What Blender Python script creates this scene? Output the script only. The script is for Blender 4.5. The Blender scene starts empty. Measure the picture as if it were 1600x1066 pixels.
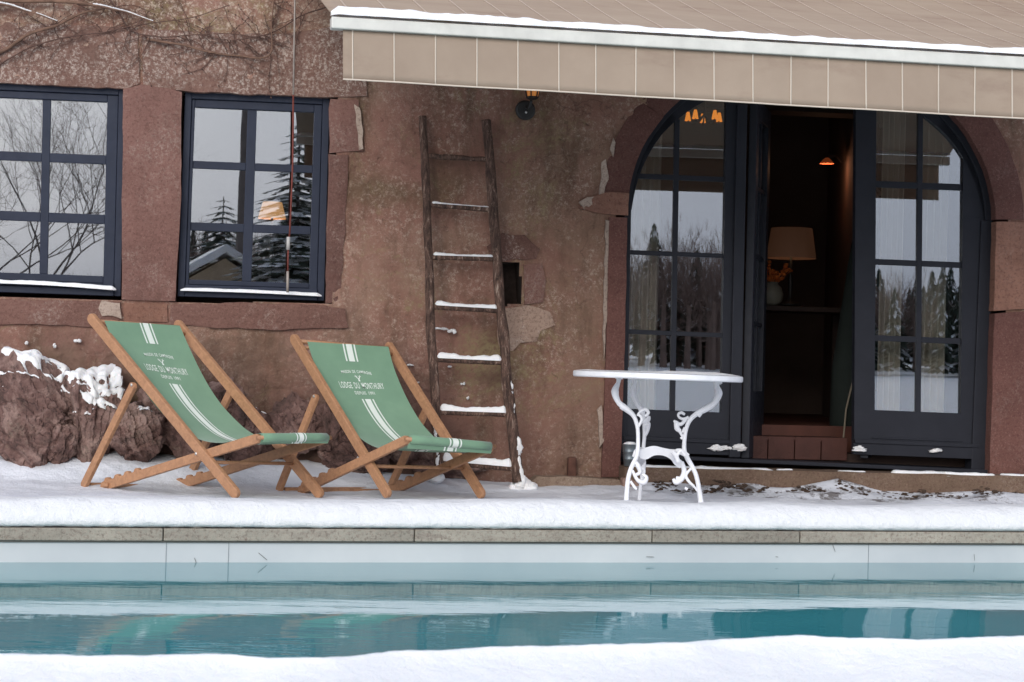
import bpy, bmesh, math, random
from mathutils import Vector, Matrix, noise
random.seed(7)
R = math.radians
C = bpy.context.scene.collection
sc = bpy.context.scene

# ------------------------------------------------------------ camera
EYE = Vector((0, 0, 0.74)); FPX = 3111.0
PITCH = R(0.81); ROLL = R(1.5)
f_ = Vector((0, math.cos(PITCH), math.sin(PITCH)))
r0 = Vector((1, 0, 0)); u0 = r0.cross(f_)
cr = (r0*math.cos(ROLL) + u0*math.sin(ROLL)).normalized()
cu = cr.cross(f_).normalized()
cd = bpy.data.cameras.new('camera'); cam = bpy.data.objects.new('camera', cd); C.objects.link(cam)
m = Matrix((cr, cu, -f_)).transposed().to_4x4(); m.translation = EYE
cam.matrix_world = m
cd.sensor_width = 36; cd.lens = 36*FPX/1600; cd.clip_start = 0.05; cd.clip_end = 3000
cd.dof.use_dof = True; cd.dof.focus_distance = 11.0; cd.dof.aperture_fstop = 10.0
sc.camera = cam

# ------------------------------------------------------------ world, sun
w = bpy.data.worlds.new('World'); sc.world = w; w.use_nodes = True
nt = w.node_tree; nt.nodes.clear()
sky = nt.nodes.new('ShaderNodeTexSky'); sky.sky_type = 'NISHITA'; sky.sun_disc = False
SUN_EL = R(24); SUN_AZ = R(192)          # azimuth measured from +Y, clockwise
sky.sun_elevation = SUN_EL; sky.sun_rotation = SUN_AZ
sky.air_density = 1.0; sky.dust_density = 5.0; sky.ozone_density = 1.0
hs = nt.nodes.new('ShaderNodeHueSaturation'); hs.inputs['Saturation'].default_value = 0.42
mixs = nt.nodes.new('ShaderNodeMix'); mixs.data_type = 'RGBA'; mixs.inputs[0].default_value = 0.65
mixs.inputs[7].default_value = (7.7, 8.7, 11.0, 1)      # even cloud layer
bg = nt.nodes.new('ShaderNodeBackground'); bg.inputs[1].default_value = 0.10
wo = nt.nodes.new('ShaderNodeOutputWorld')
nt.links.new(sky.outputs[0], hs.inputs['Color']); nt.links.new(hs.outputs[0], mixs.inputs[6])
nt.links.new(mixs.outputs[2], bg.inputs[0]); nt.links.new(bg.outputs[0], wo.inputs[0])
sl = bpy.data.lights.new('sun', 'SUN'); sl.energy = 1.25; sl.angle = R(35); sl.color = (1, 0.97, 0.93)
so = bpy.data.objects.new('sun', sl); C.objects.link(so)
sdir = Vector((math.sin(SUN_AZ)*math.cos(SUN_EL), math.cos(SUN_AZ)*math.cos(SUN_EL), math.sin(SUN_EL)))
so.rotation_euler = sdir.to_track_quat('Z', 'Y').to_euler()
sc.view_settings.view_transform = 'Standard'; sc.view_settings.look = 'None'
sc.view_settings.exposure = 0.36; sc.view_settings.gamma = 1.0
sc.render.engine = 'CYCLES'

# ------------------------------------------------------------ pixel <-> world (photo pixels, 1600 x 1066)
def ray(px, py):
    return f_ + cr*((px-800)/FPX) + cu*((533-py)/FPX)
def P(px, py, y):
    d = ray(px, py); return EYE + d*(y/d.y)
def PZ(px, py, z):
    d = ray(px, py); return EYE + d*((z-EYE.z)/d.z)
YAW = R(8); WALLD = 12.2
wn = Vector((math.sin(YAW), -math.cos(YAW), 0)); ex = Vector((math.cos(YAW), math.sin(YAW), 0)); W0 = Vector((0, WALLD, 0))
ZV = Vector((0, 0, 1))
def PW(px, py, off=0.0):
    d = ray(px, py); t = (W0-EYE).dot(wn)/d.dot(wn); return EYE + d*t + wn*off
def AB(px, py):
    p = PW(px, py)-W0; return (p.dot(ex), p.z)
def WP(a, b, off=0.0): return W0 + ex*a + ZV*b + wn*off
def MIR(px, py, D, base=None):
    """world point seen mirrored in the wall's glass at this pixel, D metres in front of the wall"""
    d = ray(px, py).normalized(); p = PW(px, py); rd = d - 2*d.dot(wn)*wn
    q = p + rd*(D/abs(rd.dot(wn)))
    if base is not None: q = Vector((q.x, q.y, base))
    return q
# pool frame: t along the far edge, r towards the wall
pe0 = PZ(0, 845, -0.055); pe1 = PZ(1600, 850, -0.055)
pt = Vector((pe1.x-pe0.x, pe1.y-pe0.y, 0)).normalized(); pr = Vector((-pt.y, pt.x, 0))
PO = Vector((pe0.x, pe0.y, 0)) - pt*((Vector((pe0.x, pe0.y, 0))).dot(pt))
def PP(t, r, z): return PO + pt*t + pr*r + ZV*z
def TR(v): q = v-PO; return (q.dot(pt), q.dot(pr))
POOLW = 4.6; WATER = -0.15

# ------------------------------------------------------------ mesh helpers
def fbm(p, s=1.0, o=4, seed=0.0):
    q = Vector(p)*s + Vector((seed*7.3, seed*3.1, seed*5.7)); v = 0; a = 0.5
    for i in range(o):
        v += a*noise.noise(q); q = q*2.03; a *= 0.5
    return v
class MB:
    def __init__(s): s.v = []; s.f = []; s.m = []
    def add(s, vs, fs, mi=0):
        b = len(s.v); s.v += [Vector(q) for q in vs]; s.f += [tuple(i+b for i in f) for f in fs]; s.m += [mi]*len(fs); return s
    def hexa(s, c, mi=0):    # c: 8 corners, 0-3 front loop, 4-7 back loop
        return s.add(c, [(0,1,2,3), (7,6,5,4), (0,4,5,1), (1,5,6,2), (2,6,7,3), (3,7,4,0)], mi)
    def box(s, c, h, ax=None, mi=0):
        X, Y, Z = ax or (Vector((1,0,0)), Vector((0,1,0)), ZV); c = Vector(c)
        k = [c + X*h[0]*a + Y*h[1]*b + Z*h[2]*d for b in (-1, 1) for a, d in ((-1,-1),(1,-1),(1,1),(-1,1))]
        return s.hexa(k, mi)
    def tube(s, path, rad, n=8, mi=0, cap=True, flat=1.0, up=None):
        path = [Vector(p) for p in path]; k = len(path)
        if not hasattr(rad, '__len__'): rad = [rad]*k
        vs = []; fs = []; prev = None
        for i, p in enumerate(path):
            t = (path[min(i+1, k-1)]-path[max(i-1, 0)])
            if t.length < 1e-9: t = Vector((0,0,1))
            t.normalize()
            if up is not None: a = up - t*up.dot(t); a.normalize()
            elif prev is None:
                a = t.cross(Vector((0.3, 0.9, 0.2))); a.normalize()
            else:
                a = prev - t*prev.dot(t); a.normalize()
            prev = a; b = t.cross(a)
            for j in range(n):
                th = 2*math.pi*(j+0.5)/n
                vs.append(p + a*math.cos(th)*rad[i]*flat + b*math.sin(th)*rad[i])
        for i in range(k-1):
            for j in range(n):
                fs.append((i*n+j, i*n+(j+1) % n, (i+1)*n+(j+1) % n, (i+1)*n+j))
        if cap: fs.append(tuple(range(n-1, -1, -1))); fs.append(tuple((k-1)*n+j for j in range(n)))
        return s.add(vs, fs, mi)
    def lathe(s, c, prof, n=24, mi=0, ax=ZV, capb=True, capt=True):
        c = Vector(c); a = ax.cross(Vector((0.31, 0.2, 0.92))).normalized() if abs(ax.z) < .9 else Vector((1,0,0)); a = (a-ax*a.dot(ax)).normalized(); b = ax.cross(a)
        vs = []; fs = []
        for (r, z) in prof:
            for j in range(n):
                th = 2*math.pi*j/n; vs.append(c + ax*z + (a*math.cos(th) + b*math.sin(th))*r)
        for i in range(len(prof)-1):
            for j in range(n): fs.append((i*n+j, i*n+(j+1) % n, (i+1)*n+(j+1) % n, (i+1)*n+j))
        if capb: fs.append(tuple(range(n-1, -1, -1)))
        if capt: fs.append(tuple((len(prof)-1)*n+j for j in range(n)))
        return s.add(vs, fs, mi)
    def grid(s, fn, nu, nv, mi=0):
        vs = [fn(i/(nu-1), j/(nv-1)) for j in range(nv) for i in range(nu)]
        fs = [(j*nu+i, j*nu+i+1, (j+1)*nu+i+1, (j+1)*nu+i) for j in range(nv-1) for i in range(nu-1)]
        return s.add(vs, fs, mi)
    def prism(s, poly, back, mi=0):
        """front polygon of world points and a vector to its back face"""
        n = len(poly); vs = [Vector(p) for p in poly] + [Vector(p)+back for p in poly]
        fs = [tuple(range(n)), tuple(range(2*n-1, n-1, -1))] + [(i, i+n, (i+1) % n+n, (i+1) % n) for i in range(n)]
        return s.add(vs, fs, mi)
    def blob(s, c, rx, ry, rz, mi=0, sub=2, amp=0.25, sc_=6.0, seed=0, ax=None):
        bm = bmesh.new(); bmesh.ops.create_icosphere(bm, subdivisions=sub, radius=1)
        X, Y, Z = ax or (Vector((1,0,0)), Vector((0,1,0)), ZV)
        vs = []
        for v in bm.verts:
            q = v.co.copy(); k = 1 + amp*2*fbm(q, sc_/4, 3, seed)
            vs.append(Vector(c) + X*q.x*rx*k + Y*q.y*ry*k + Z*q.z*rz*k)
        bm.verts.index_update()
        fs = [tuple(v.index for v in f.verts) for f in bm.faces]; bm.free()
        return s.add(vs, fs, mi)
def wloc(o):
    l = Vector((0,0,0))
    while o: l += o.location; o = o.parent
    return l
def build(name, mb, mats, parent=None, smooth=False, bevel=0.0, bseg=2, origin=None, label=None, sharp=0):
    me = bpy.data.meshes.new(name)
    if parent is not None: off = wloc(parent)
    elif origin is not None: off = Vector(origin)
    else:
        xs = [v.x for v in mb.v]; ys = [v.y for v in mb.v]
        off = Vector(((min(xs)+max(xs))/2, (min(ys)+max(ys))/2, min(v.z for v in mb.v)))
    me.from_pydata([tuple(v-off) for v in mb.v], [], mb.f)
    if not isinstance(mats, (list, tuple)): mats = [mats]
    for q in mats: me.materials.append(q)
    for i, p in enumerate(me.polygons): p.material_index = mb.m[i]; p.use_smooth = smooth
    bm = bmesh.new(); bm.from_mesh(me)
    bmesh.ops.recalc_face_normals(bm, faces=bm.faces) if not getattr(mb, 'keepn', False) else None
    if bevel > 0:
        es = [e for e in bm.edges if len(e.link_faces) == 2 and e.calc_face_angle(0) > R(35)]
        bmesh.ops.bevel(bm, geom=es, offset=bevel, segments=bseg, affect='EDGES', profile=0.5, clamp_overlap=True)
    bm.to_mesh(me); bm.free()
    if bevel > 0:
        for p in me.polygons: p.use_smooth = False
    if sharp: me.set_sharp_from_angle(angle=R(sharp))
    o = bpy.data.objects.new(name, me); C.objects.link(o)
    if parent is not None: o.parent = parent
    else: o.location = off
    if label: o['label'] = label
    return o
def tag(o, label, cat, group=None, kind=None):
    o['label'] = label; o['category'] = cat
    if group: o['group'] = group
    if kind: o['kind'] = kind
    return o
def thing(name, loc, label, cat, group=None):
    o = bpy.data.objects.new(name, None); o.empty_display_size = 0.1; C.objects.link(o); o.location = loc
    return tag(o, label, cat, group)
def struct(o, label=None, cat=None):
    o['kind'] = 'structure'
    if label: o['label'] = label
    if cat: o['category'] = cat
    return o
def cat_curve(pts, n):
    """Catmull-Rom through pts, n samples per span"""
    pts = [Vector(p) for p in pts]; out = []
    for i in range(len(pts)-1):
        p0 = pts[max(i-1, 0)]; p1 = pts[i]; p2 = pts[i+1]; p3 = pts[min(i+2, len(pts)-1)]
        for k in range(n):
            t = k/n
            out.append(0.5*((2*p1) + (p2-p0)*t + (2*p0-5*p1+4*p2-p3)*t*t + (3*p1-p0-3*p2+p3)*t**3))
    out.append(pts[-1]); return out
def sample(pts, s):
    """Catmull-Rom position at index parameter s"""
    i = max(0, min(len(pts)-2, int(math.floor(s)))); t = s-i
    p0 = pts[max(i-1, 0)]; p1 = pts[i]; p2 = pts[i+1]; p3 = pts[min(i+2, len(pts)-1)]
    return 0.5*((2*p1) + (p2-p0)*t + (2*p0-5*p1+4*p2-p3)*t*t + (3*p1-p0-3*p2+p3)*t**3)

# ------------------------------------------------------------ materials
KST = 0.78    # reflectance of the old masonry
def s2l(c): return tuple(((x/255)/12.92 if x/255 <= 0.04045 else ((x/255+0.055)/1.055)**2.4) for x in c) + (1,)
class N:
    def __init__(s, name):
        s.m = bpy.data.materials.new(name); s.m.use_nodes = True; s.t = s.m.node_tree
        s.b = s.t.nodes['Principled BSDF']; s.tc = s.t.nodes.new('ShaderNodeTexCoord'); s.geo = s.t.nodes.new('ShaderNodeNewGeometry')
    def new(s, ty, **kw):
        n = s.t.nodes.new(ty)
        for k, v in kw.items(): setattr(n, k, v)
        return n
    def link(s, a, b): s.t.links.new(a, b)
    def pos(s, scale=(1,1,1), rot=(0,0,0)):
        mp = s.new('ShaderNodeMapping'); mp.inputs['Scale'].default_value = scale; mp.inputs['Rotation'].default_value = rot
        s.link(s.geo.outputs['Position'], mp.inputs[0]); return mp.outputs[0]
    def noise(s, scale, detail=6, rough=0.6, vec=None, dist=0.0):
        n = s.new('ShaderNodeTexNoise'); n.inputs['Scale'].default_value = scale; n.inputs['Detail'].default_value = detail
        n.inputs['Roughness'].default_value = rough; n.inputs['Distortion'].default_value = dist
        s.link(vec if vec is not None else s.geo.outputs['Position'], n.inputs['Vector']); return n.outputs['Fac']
    def vor(s, scale, feat='F1', vec=None, rnd=1.0, out='Distance'):
        n = s.new('ShaderNodeTexVoronoi', feature=feat); n.inputs['Scale'].default_value = scale; n.inputs['Randomness'].default_value = rnd
        s.link(vec if vec is not None else s.geo.outputs['Position'], n.inputs['Vector']); return n.outputs[out]
    def ramp(s, fac, stops, interp='LINEAR'):
        r = s.new('ShaderNodeValToRGB'); r.color_ramp.interpolation = interp; el = r.color_ramp.elements
        while len(el) < len(stops): el.new(0.5)
        for e, (p, c) in zip(el, stops):
            e.position = p; e.color = c if hasattr(c, '__len__') else (c, c, c, 1)
        s.link(fac, r.inputs[0]); return r.outputs[0]
    def mix(s, fac, a, b, mode='MIX'):
        n = s.new('ShaderNodeMix', data_type='RGBA', blend_type=mode)
        for sock, v in ((n.inputs[0], fac), (n.inputs[6], a), (n.inputs[7], b)):
            if hasattr(v, 'links') or hasattr(v, 'is_linked'): s.link(v, sock)
            else: sock.default_value = v
        return n.outputs[2]
    def math(s, op, a, b=0.0, clamp=False):
        n = s.new('ShaderNodeMath', operation=op, use_clamp=clamp)
        for sock, v in ((n.inputs[0], a), (n.inputs[1], b)):
            if hasattr(v, 'is_linked'): s.link(v, sock)
            else: sock.default_value = v
        return n.outputs[0]
    def xyz(s):
        n = s.new('ShaderNodeSeparateXYZ'); s.link(s.geo.outputs['Position'], n.inputs[0]); return n.outputs
    def bump(s, h, strength=0.5, dist=0.01, prev=None):
        n = s.new('ShaderNodeBump'); n.inputs['Strength'].default_value = strength; n.inputs['Distance'].default_value = dist
        s.link(h, n.inputs['Height'])
        if prev is not None: s.link(prev, n.inputs['Normal'])
        return n.outputs[0]
    def done(s, col=None, rough=0.8, nrm=None, spec=0.3, metal=0.0):
        if col is not None:
            if hasattr(col, 'is_linked'): s.link(col, s.b.inputs['Base Color'])
            else: s.b.inputs['Base Color'].default_value = col
        if hasattr(rough, 'is_linked'): s.link(rough, s.b.inputs['Roughness'])
        else: s.b.inputs['Roughness'].default_value = rough
        s.b.inputs['Specular IOR Level'].default_value = spec; s.b.inputs['Metallic'].default_value = metal
        if nrm is not None: s.link(nrm, s.b.inputs['Normal'])
        return s.m
def simple(name, rgb, rough=0.7, var=0.15, scale=8.0, bump=0.0, bscale=60.0, spec=0.3, metal=0.0):
    n = N(name); c = s2l(rgb); f = n.noise(scale, 5)
    lo = tuple(x*(1-var) for x in c[:3]) + (1,); hi = tuple(min(1, x*(1+var)) for x in c[:3]) + (1,)
    col = n.ramp(f, [(0.3, lo), (0.7, hi)]); nr = n.bump(n.noise(bscale, 4), bump, 0.01) if bump else None
    return n.done(col, rough, nr, spec, metal)

def mat_plaster():
    s2l = lambda c: tuple(x*KST*1.52 for x in globals()['s2l'](c)[:3]) + (1,)
    n = N('old_lime_render'); pos = n.xyz()
    big = n.noise(0.9, 5, 0.6, dist=0.4); mid = n.noise(3.2, 7, 0.68, dist=0.3); fine = n.noise(26, 8, 0.75)
    vert = n.noise(2.0, 6, 0.7, vec=n.pos((2.2, 2.2, 0.55)))
    c = n.ramp(big, [(0.34, s2l((120, 94, 78))), (0.45, s2l((148, 117, 101))), (0.54, s2l((142, 104, 92))), (0.64, s2l((112, 88, 71)))])
    xo = n.new('ShaderNodeMapRange'); xo.inputs[1].default_value = -0.6; xo.inputs[2].default_value = 0.3; n.link(pos[0], xo.inputs[0])
    c = n.mix(n.math('MULTIPLY', xo.outputs[0], 0.40), c, s2l((122, 96, 76)))
    patch = n.ramp(n.noise(2.6, 7, 0.7, dist=0.6), [(0.46, 0.12), (0.56, 1.0)])
    c = n.mix(n.ramp(mid, [(0.44, 0.0), (0.6, 0.65)]), c, s2l((134, 97, 84)))
    c = n.mix(n.ramp(vert, [(0.5, 0.0), (0.68, 0.8)]), c, s2l((96, 75, 60)))
    c = n.mix(n.math('MULTIPLY', patch, n.ramp(n.noise(95, 8, 0.85), [(0.38, 0.45), (0.47, 0.0)])), c, s2l((74, 57, 48)))
    c = n.mix(n.math('MULTIPLY', n.ramp(n.noise(60, 9, 0.85), [(0.53, 0.0), (0.62, 0.55)]), n.ramp(n.noise(1.9, 7, 0.75), [(0.46, 0.08), (0.60, 1.0)])), c, s2l((176, 154, 134)))
    # olive lichen
    l = n.noise(1.6, 8, 0.8, dist=0.8); c = n.mix(n.math('MULTIPLY', n.ramp(l, [(0.53, 0.0), (0.62, 0.7)]), n.ramp(n.noise(40, 6, 0.8), [(0.4, 0.0), (0.55, 1.0)])), c, s2l((139, 126, 92)))
    # pale crust: strongest in the lintel zone at the top left and in patches
    m1 = n.ramp(n.noise(1.3, 9, 0.82, dist=0.8), [(0.47, 0.0), (0.57, 1.0)])
    zt = n.new('ShaderNodeMapRange'); zt.inputs[1].default_value = 2.15; zt.inputs[2].default_value = 2.5; n.link(pos[2], zt.inputs[0])
    xt = n.new('ShaderNodeMapRange'); xt.inputs[1].default_value = -0.7; xt.inputs[2].default_value = -1.3; n.link(pos[0], xt.inputs[0])
    tz = n.math('MULTIPLY', zt.outputs[0], xt.outputs[0])
    ms = n.math('MAXIMUM', n.math('MULTIPLY', tz, 0.8), n.math('MULTIPLY', m1, 0.5))
    spk = n.ramp(n.noise(38, 9, 0.85), [(0.5, 0.0), (0.6, 1.0)])
    c = n.mix(n.math('MULTIPLY', ms, spk), c, s2l((203, 184, 166)))
    # dark pits
    c = n.mix(n.ramp(n.noise(17, 9, 0.85, dist=0.5), [(0.34, 0.7), (0.43, 0.0)]), c, s2l((64, 48, 40)))
    # damp, darker foot of the wall and exposed rubble there
    zb = n.new('ShaderNodeMapRange'); zb.inputs[1].default_value = 1.0; zb.inputs[2].default_value = 0.35
    n.link(n.math('ADD', pos[2], n.math('MULTIPLY', n.math('SUBTRACT', mid, 0.5), 1.4)), zb.inputs[0])
    xr = n.new('ShaderNodeMapRange'); xr.inputs[1].default_value = 0.1; xr.inputs[2].default_value = -0.7; n.link(pos[0], xr.inputs[0])
    rub = n.math('MULTIPLY', zb.outputs[0], n.math('MAXIMUM', xr.outputs[0], 0.35))
    c = n.mix(n.math('MULTIPLY', rub, 0.8), c, s2l((88, 70, 62)))
    cv = n.new('ShaderNodeVectorMath', operation='ADD'); cn_ = n.new('ShaderNodeTexNoise'); cn_.inputs['Scale'].default_value = 3.0; cn_.inputs['Detail'].default_value = 6; n.link(n.geo.outputs['Position'], cn_.inputs['Vector']); n.link(n.geo.outputs['Position'], cv.inputs[0]); n.link(cn_.outputs['Color'], cv.inputs[1])
    ck = n.math('MULTIPLY', n.ramp(n.vor(1.3, 'DISTANCE_TO_EDGE', vec=cv.outputs[0]), [(0.002, 1.0), (0.009, 0.0)]), n.ramp(n.noise(1.1, 3), [(0.5, 0.0), (0.6, 0.45)]))
    c = n.mix(ck, c, s2l((62, 46, 40)))
    v = n.vor(6.5, 'DISTANCE_TO_EDGE', vec=n.pos((1.0, 1.0, 1.35)))
    joint = n.ramp(v, [(0.02, 0.0), (0.10, 1.0)])
    h = n.math('ADD', n.math('MULTIPLY', mid, 0.55), n.math('MULTIPLY', fine, 0.45))
    b1 = n.bump(n.math('MULTIPLY', joint, rub), 0.3, 0.02)
    b2 = n.bump(h, 0.9, 0.028, b1)
    b3 = n.bump(n.noise(80, 8, 0.85), 1.0, 0.009, b2)
    return n.done(c, 0.93, b3, 0.15)
def mat_sand(name, base, crust=0.35, dark=0.5, k=None, ct=0.5):
    k = KST if k is None else k; s2l = lambda c: tuple(x*k for x in globals()['s2l'](c)[:3]) + (1,)
    n = N(name); a = s2l(base)
    f = n.noise(2.4, 6, 0.65); g = n.noise(60, 6, 0.8)
    c = n.ramp(f, [(0.3, tuple(x*0.8 for x in a[:3])+(1,)), (0.5, a), (0.7, tuple(min(1, x*1.18) for x in a[:3])+(1,))])
    c = n.mix(n.ramp(g, [(0.38, 0.5), (0.5, 0.0)]), c, s2l((80, 50, 45)))
    c = n.mix(n.ramp(n.noise(85, 8, 0.85), [(0.54, 0.0), (0.62, 0.35)]), c, s2l((178, 146, 132)))
    oi = n.new('ShaderNodeObjectInfo'); vr = n.new('ShaderNodeMapRange'); vr.inputs[3].default_value = 0.86; vr.inputs[4].default_value = 1.14; n.link(oi.outputs['Random'], vr.inputs[0])
    hv = n.new('ShaderNodeHueSaturation'); n.link(vr.outputs[0], hv.inputs['Value']); n.link(c, hv.inputs['Color']); c = hv.outputs[0]
    st = n.noise(7, 5, 0.6, vec=n.pos((1, 1, 5))); c = n.mix(n.ramp(st, [(0.55, 0.0), (0.75, 0.3)]), c, s2l((96, 62, 56)))
    cm = n.math('MULTIPLY', n.ramp(n.noise(2.1, 8, 0.8, dist=0.5), [(ct, 0.0), (ct+0.1, 1.0)]), n.ramp(n.noise(55, 8, 0.85), [(0.5, 0.0), (0.57, 1.0)]))
    c = n.mix(n.math('MULTIPLY', cm, crust), c, s2l((196, 178, 165)))
    c = n.mix(n.ramp(n.noise(1.7, 8, 0.75), [(0.56, 0.0), (0.72, dark)]), c, s2l((84, 66, 56)))
    b = n.bump(n.noise(9, 6, 0.7), 0.6, 0.02); b = n.bump(n.noise(110, 5, 0.8), 0.7, 0.004, b)
    return n.done(c, 0.9, b, 0.15)
def mat_snow():
    n = N('snow'); a = n.noise(3.5, 5, 0.55)
    c = n.ramp(a, [(0.3, (0.85, 0.845, 0.84, 1)), (0.7, (0.90, 0.895, 0.885, 1))])
    b = n.bump(n.noise(9, 6, 0.65), 0.8, 0.025); b = n.bump(n.noise(140, 5, 0.8), 0.8, 0.005, b)
    n.b.inputs['Subsurface Weight'].default_value = 0.25; n.b.inputs['Subsurface Radius'].default_value = (0.03, 0.04, 0.05); n.b.inputs['Subsurface Scale'].default_value = 0.5
    return n.done(c, 0.65, b, 0.25)
def mat_shaded_dirty_snow():
    n = N('shaded_dirty_snow'); pos = n.xyz()
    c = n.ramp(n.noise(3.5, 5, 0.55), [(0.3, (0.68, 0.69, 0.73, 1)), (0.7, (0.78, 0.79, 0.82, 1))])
    # awning shade painted as darker terrace snow; the pool-edge roll keeps plain snow colour
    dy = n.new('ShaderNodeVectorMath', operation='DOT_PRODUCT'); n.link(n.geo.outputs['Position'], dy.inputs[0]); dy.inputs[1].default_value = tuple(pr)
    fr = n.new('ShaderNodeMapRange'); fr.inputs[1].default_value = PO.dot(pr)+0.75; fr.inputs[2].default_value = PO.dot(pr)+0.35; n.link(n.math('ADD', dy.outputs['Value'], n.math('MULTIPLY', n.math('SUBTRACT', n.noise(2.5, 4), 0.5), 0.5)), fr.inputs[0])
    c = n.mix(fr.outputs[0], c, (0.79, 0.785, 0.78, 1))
    # soil and crumbs show through towards the door step
    xr = n.new('ShaderNodeMapRange'); xr.inputs[1].default_value = 0.2; xr.inputs[2].default_value = 1.1; n.link(pos[0], xr.inputs[0])
    yr = n.new('ShaderNodeMapRange'); yr.inputs[1].default_value = 11.2; yr.inputs[2].default_value = 11.9; n.link(pos[1], yr.inputs[0])
    k = n.math('MULTIPLY', xr.outputs[0], yr.outputs[0])
    m = n.ramp(n.math('ADD', n.noise(7, 8, 0.75), n.math('MULTIPLY', n.math('SUBTRACT', k, 1.0), 0.30)), [(0.50, 0.0), (0.56, 0.8)])
    c = n.mix(m, c, s2l((86, 74, 66)))
    b = n.bump(n.noise(10, 6, 0.65), 0.8, 0.03); b = n.bump(n.noise(120, 5, 0.8), 0.7, 0.005, b)
    return n.done(c, 0.75, b, 0.2)
def mat_wood(name, dark, light, scale=1.0, rough=0.5, bump=0.2, dirx=(1,0,0)):
    n = N(name)
    v = n.new('ShaderNodeMapping'); v.inputs['Scale'].default_value = (9*scale, 9*scale, 9*scale); n.link(n.tc.outputs['Object'], v.inputs[0])
    f = n.noise(3.0, 6, 0.65, vec=v.outputs[0], dist=1.2)
    c = n.ramp(f, [(0.28, s2l(dark)), (0.55, s2l(light)), (0.8, s2l(tuple(min(255, x*1.1) for x in light)))])
    return n.done(c, rough, n.bump(f, bump, 0.004), 0.35)
def mat_old_wood():
    n = N('weathered_bark_wood')
    f = n.noise(9, 8, 0.75, vec=n.pos((5, 5, 0.8)), dist=0.8)
    c = n.ramp(f, [(0.3, s2l((44, 34, 31))), (0.48, s2l((84, 66, 58))), (0.58, s2l((116, 90, 78))), (0.68, s2l((190, 172, 156)))])
    c = n.mix(n.ramp(n.noise(30, 6, 0.8), [(0.56, 0.0), (0.66, 0.7)]), c, s2l((140, 118, 104)))
    return n.done(c, 0.85, n.bump(f, 1.0, 0.02), 0.2)
def mat_paint(name, rgb, rough=0.45, bump=0.05, spec=0.4):
    n = N(name); a = s2l(rgb)
    c = n.ramp(n.noise(6, 6, 0.6), [(0.3, tuple(x*0.86 for x in a[:3])+(1,)), (0.7, tuple(min(1, x*1.1) for x in a[:3])+(1,))])
    r = n.ramp(n.noise(30, 4, 0.6), [(0.3, rough*0.85), (0.7, min(1, rough*1.2))])
    return n.done(c, r, n.bump(n.noise(140, 3, 0.5), bump, 0.003), spec)
def mat_glass(refl=0.15):
    n = N('window_glass'); t = n.t
    tr = n.new('ShaderNodeBsdfTransparent'); tr.inputs[0].default_value = (0.86, 0.88, 0.88, 1)
    gl = n.new('ShaderNodeBsdfGlossy'); gl.inputs['Roughness'].default_value = 0.0; gl.inputs[0].default_value = (0.95, 0.97, 1.0, 1)
    b = n.bump(n.noise(1.6, 2, 0.4), 0.05, 0.006); n.link(b, gl.inputs['Normal'])
    fr = n.new('ShaderNodeFresnel'); fr.inputs[0].default_value = 1.5
    fac = n.math('ADD', n.math('MULTIPLY', fr.outputs[0], 0.9), refl, clamp=True)
    mx = n.new('ShaderNodeMixShader'); n.link(fac, mx.inputs[0]); n.link(tr.outputs[0], mx.inputs[1]); n.link(gl.outputs[0], mx.inputs[2])
    n.link(mx.outputs[0], t.nodes['Material Output'].inputs[0]); return n.m
def mat_emit(name, rgb, s, base=None):
    n = N(name); n.b.inputs['Emission Color'].default_value = s2l(rgb); n.b.inputs['Emission Strength'].default_value = s
    return n.done(s2l(base or rgb), 0.8)
def mat_water():
    n = N('pool_water'); pos = n.xyz()
    # ripples lie across the view; one slow swell leans the nearer part of the surface
    dy = n.new('ShaderNodeVectorMath', operation='DOT_PRODUCT'); n.link(n.geo.outputs['Position'], dy.inputs[0]); dy.inputs[1].default_value = tuple(pr)
    r = n.math('SUBTRACT', dy.outputs['Value'], PO.dot(pr))         # 0 at the far edge, negative towards the near bank
    d = n.math('SUBTRACT', n.math('MULTIPLY', r, -1.0), 1.72)        # metres past the start of the swell
    wob = n.math('MULTIPLY', n.math('SUBTRACT', n.noise(0.7, 2, 0.4, vec=n.pos((1.4, 0.6, 1))), 0.5), 0.5)
    d = n.math('MAXIMUM', n.math('ADD', d, wob), 0.0)
    # height falls towards the near bank: h = -slope*d, eased in over 0.25 m
    e = n.math('MINIMUM', d, 0.25)
    h = n.math('ADD', n.math('MULTIPLY', n.math('MULTIPLY', e, e), -0.5/0.25), n.math('MULTIPLY', n.math('MAXIMUM', n.math('SUBTRACT', d, 0.25), 0.0), -1.0))
    n.swell = 0.036
    rot = (0, 0, -math.atan2(pt.y, pt.x))
    r1 = n.noise(2.2, 3, 0.55, vec=n.pos((1.0, 4.2, 1), rot), dist=0.3); r2 = n.noise(7.0, 3, 0.5, vec=n.pos((1.0, 3.8, 1), rot), dist=0.5)
    r3 = n.noise(0.8, 2, 0.5, vec=n.pos((1, 3, 1), rot))
    rr = n.math('ADD', n.math('MULTIPLY', r1, 0.0012), n.math('ADD', n.math('MULTIPLY', r2, 0.00028), n.math('MULTIPLY', r3, 0.0022)))
    near = n.math('ADD', n.math('MULTIPLY', n.math('MINIMUM', n.math('MAXIMUM', n.math('MULTIPLY', r, -1.0), 0.0), 1.5), 0.55), 0.05)
    tot = n.math('ADD', n.math('MULTIPLY', h, n.swell), n.math('MULTIPLY', rr, near))
    b = n.new('ShaderNodeBump'); b.inputs['Strength'].default_value = 1.0; b.inputs['Distance'].default_value = 1.0; n.link(tot, b.inputs['Height'])
    n.b.inputs['IOR'].default_value = 1.42
    c = n.ramp(n.noise(0.7, 3), [(0.3, s2l((54, 128, 136))), (0.7, s2l((66, 142, 148)))])
    return n.done(c, 0.015, b.outputs[0], 0.5)
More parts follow.
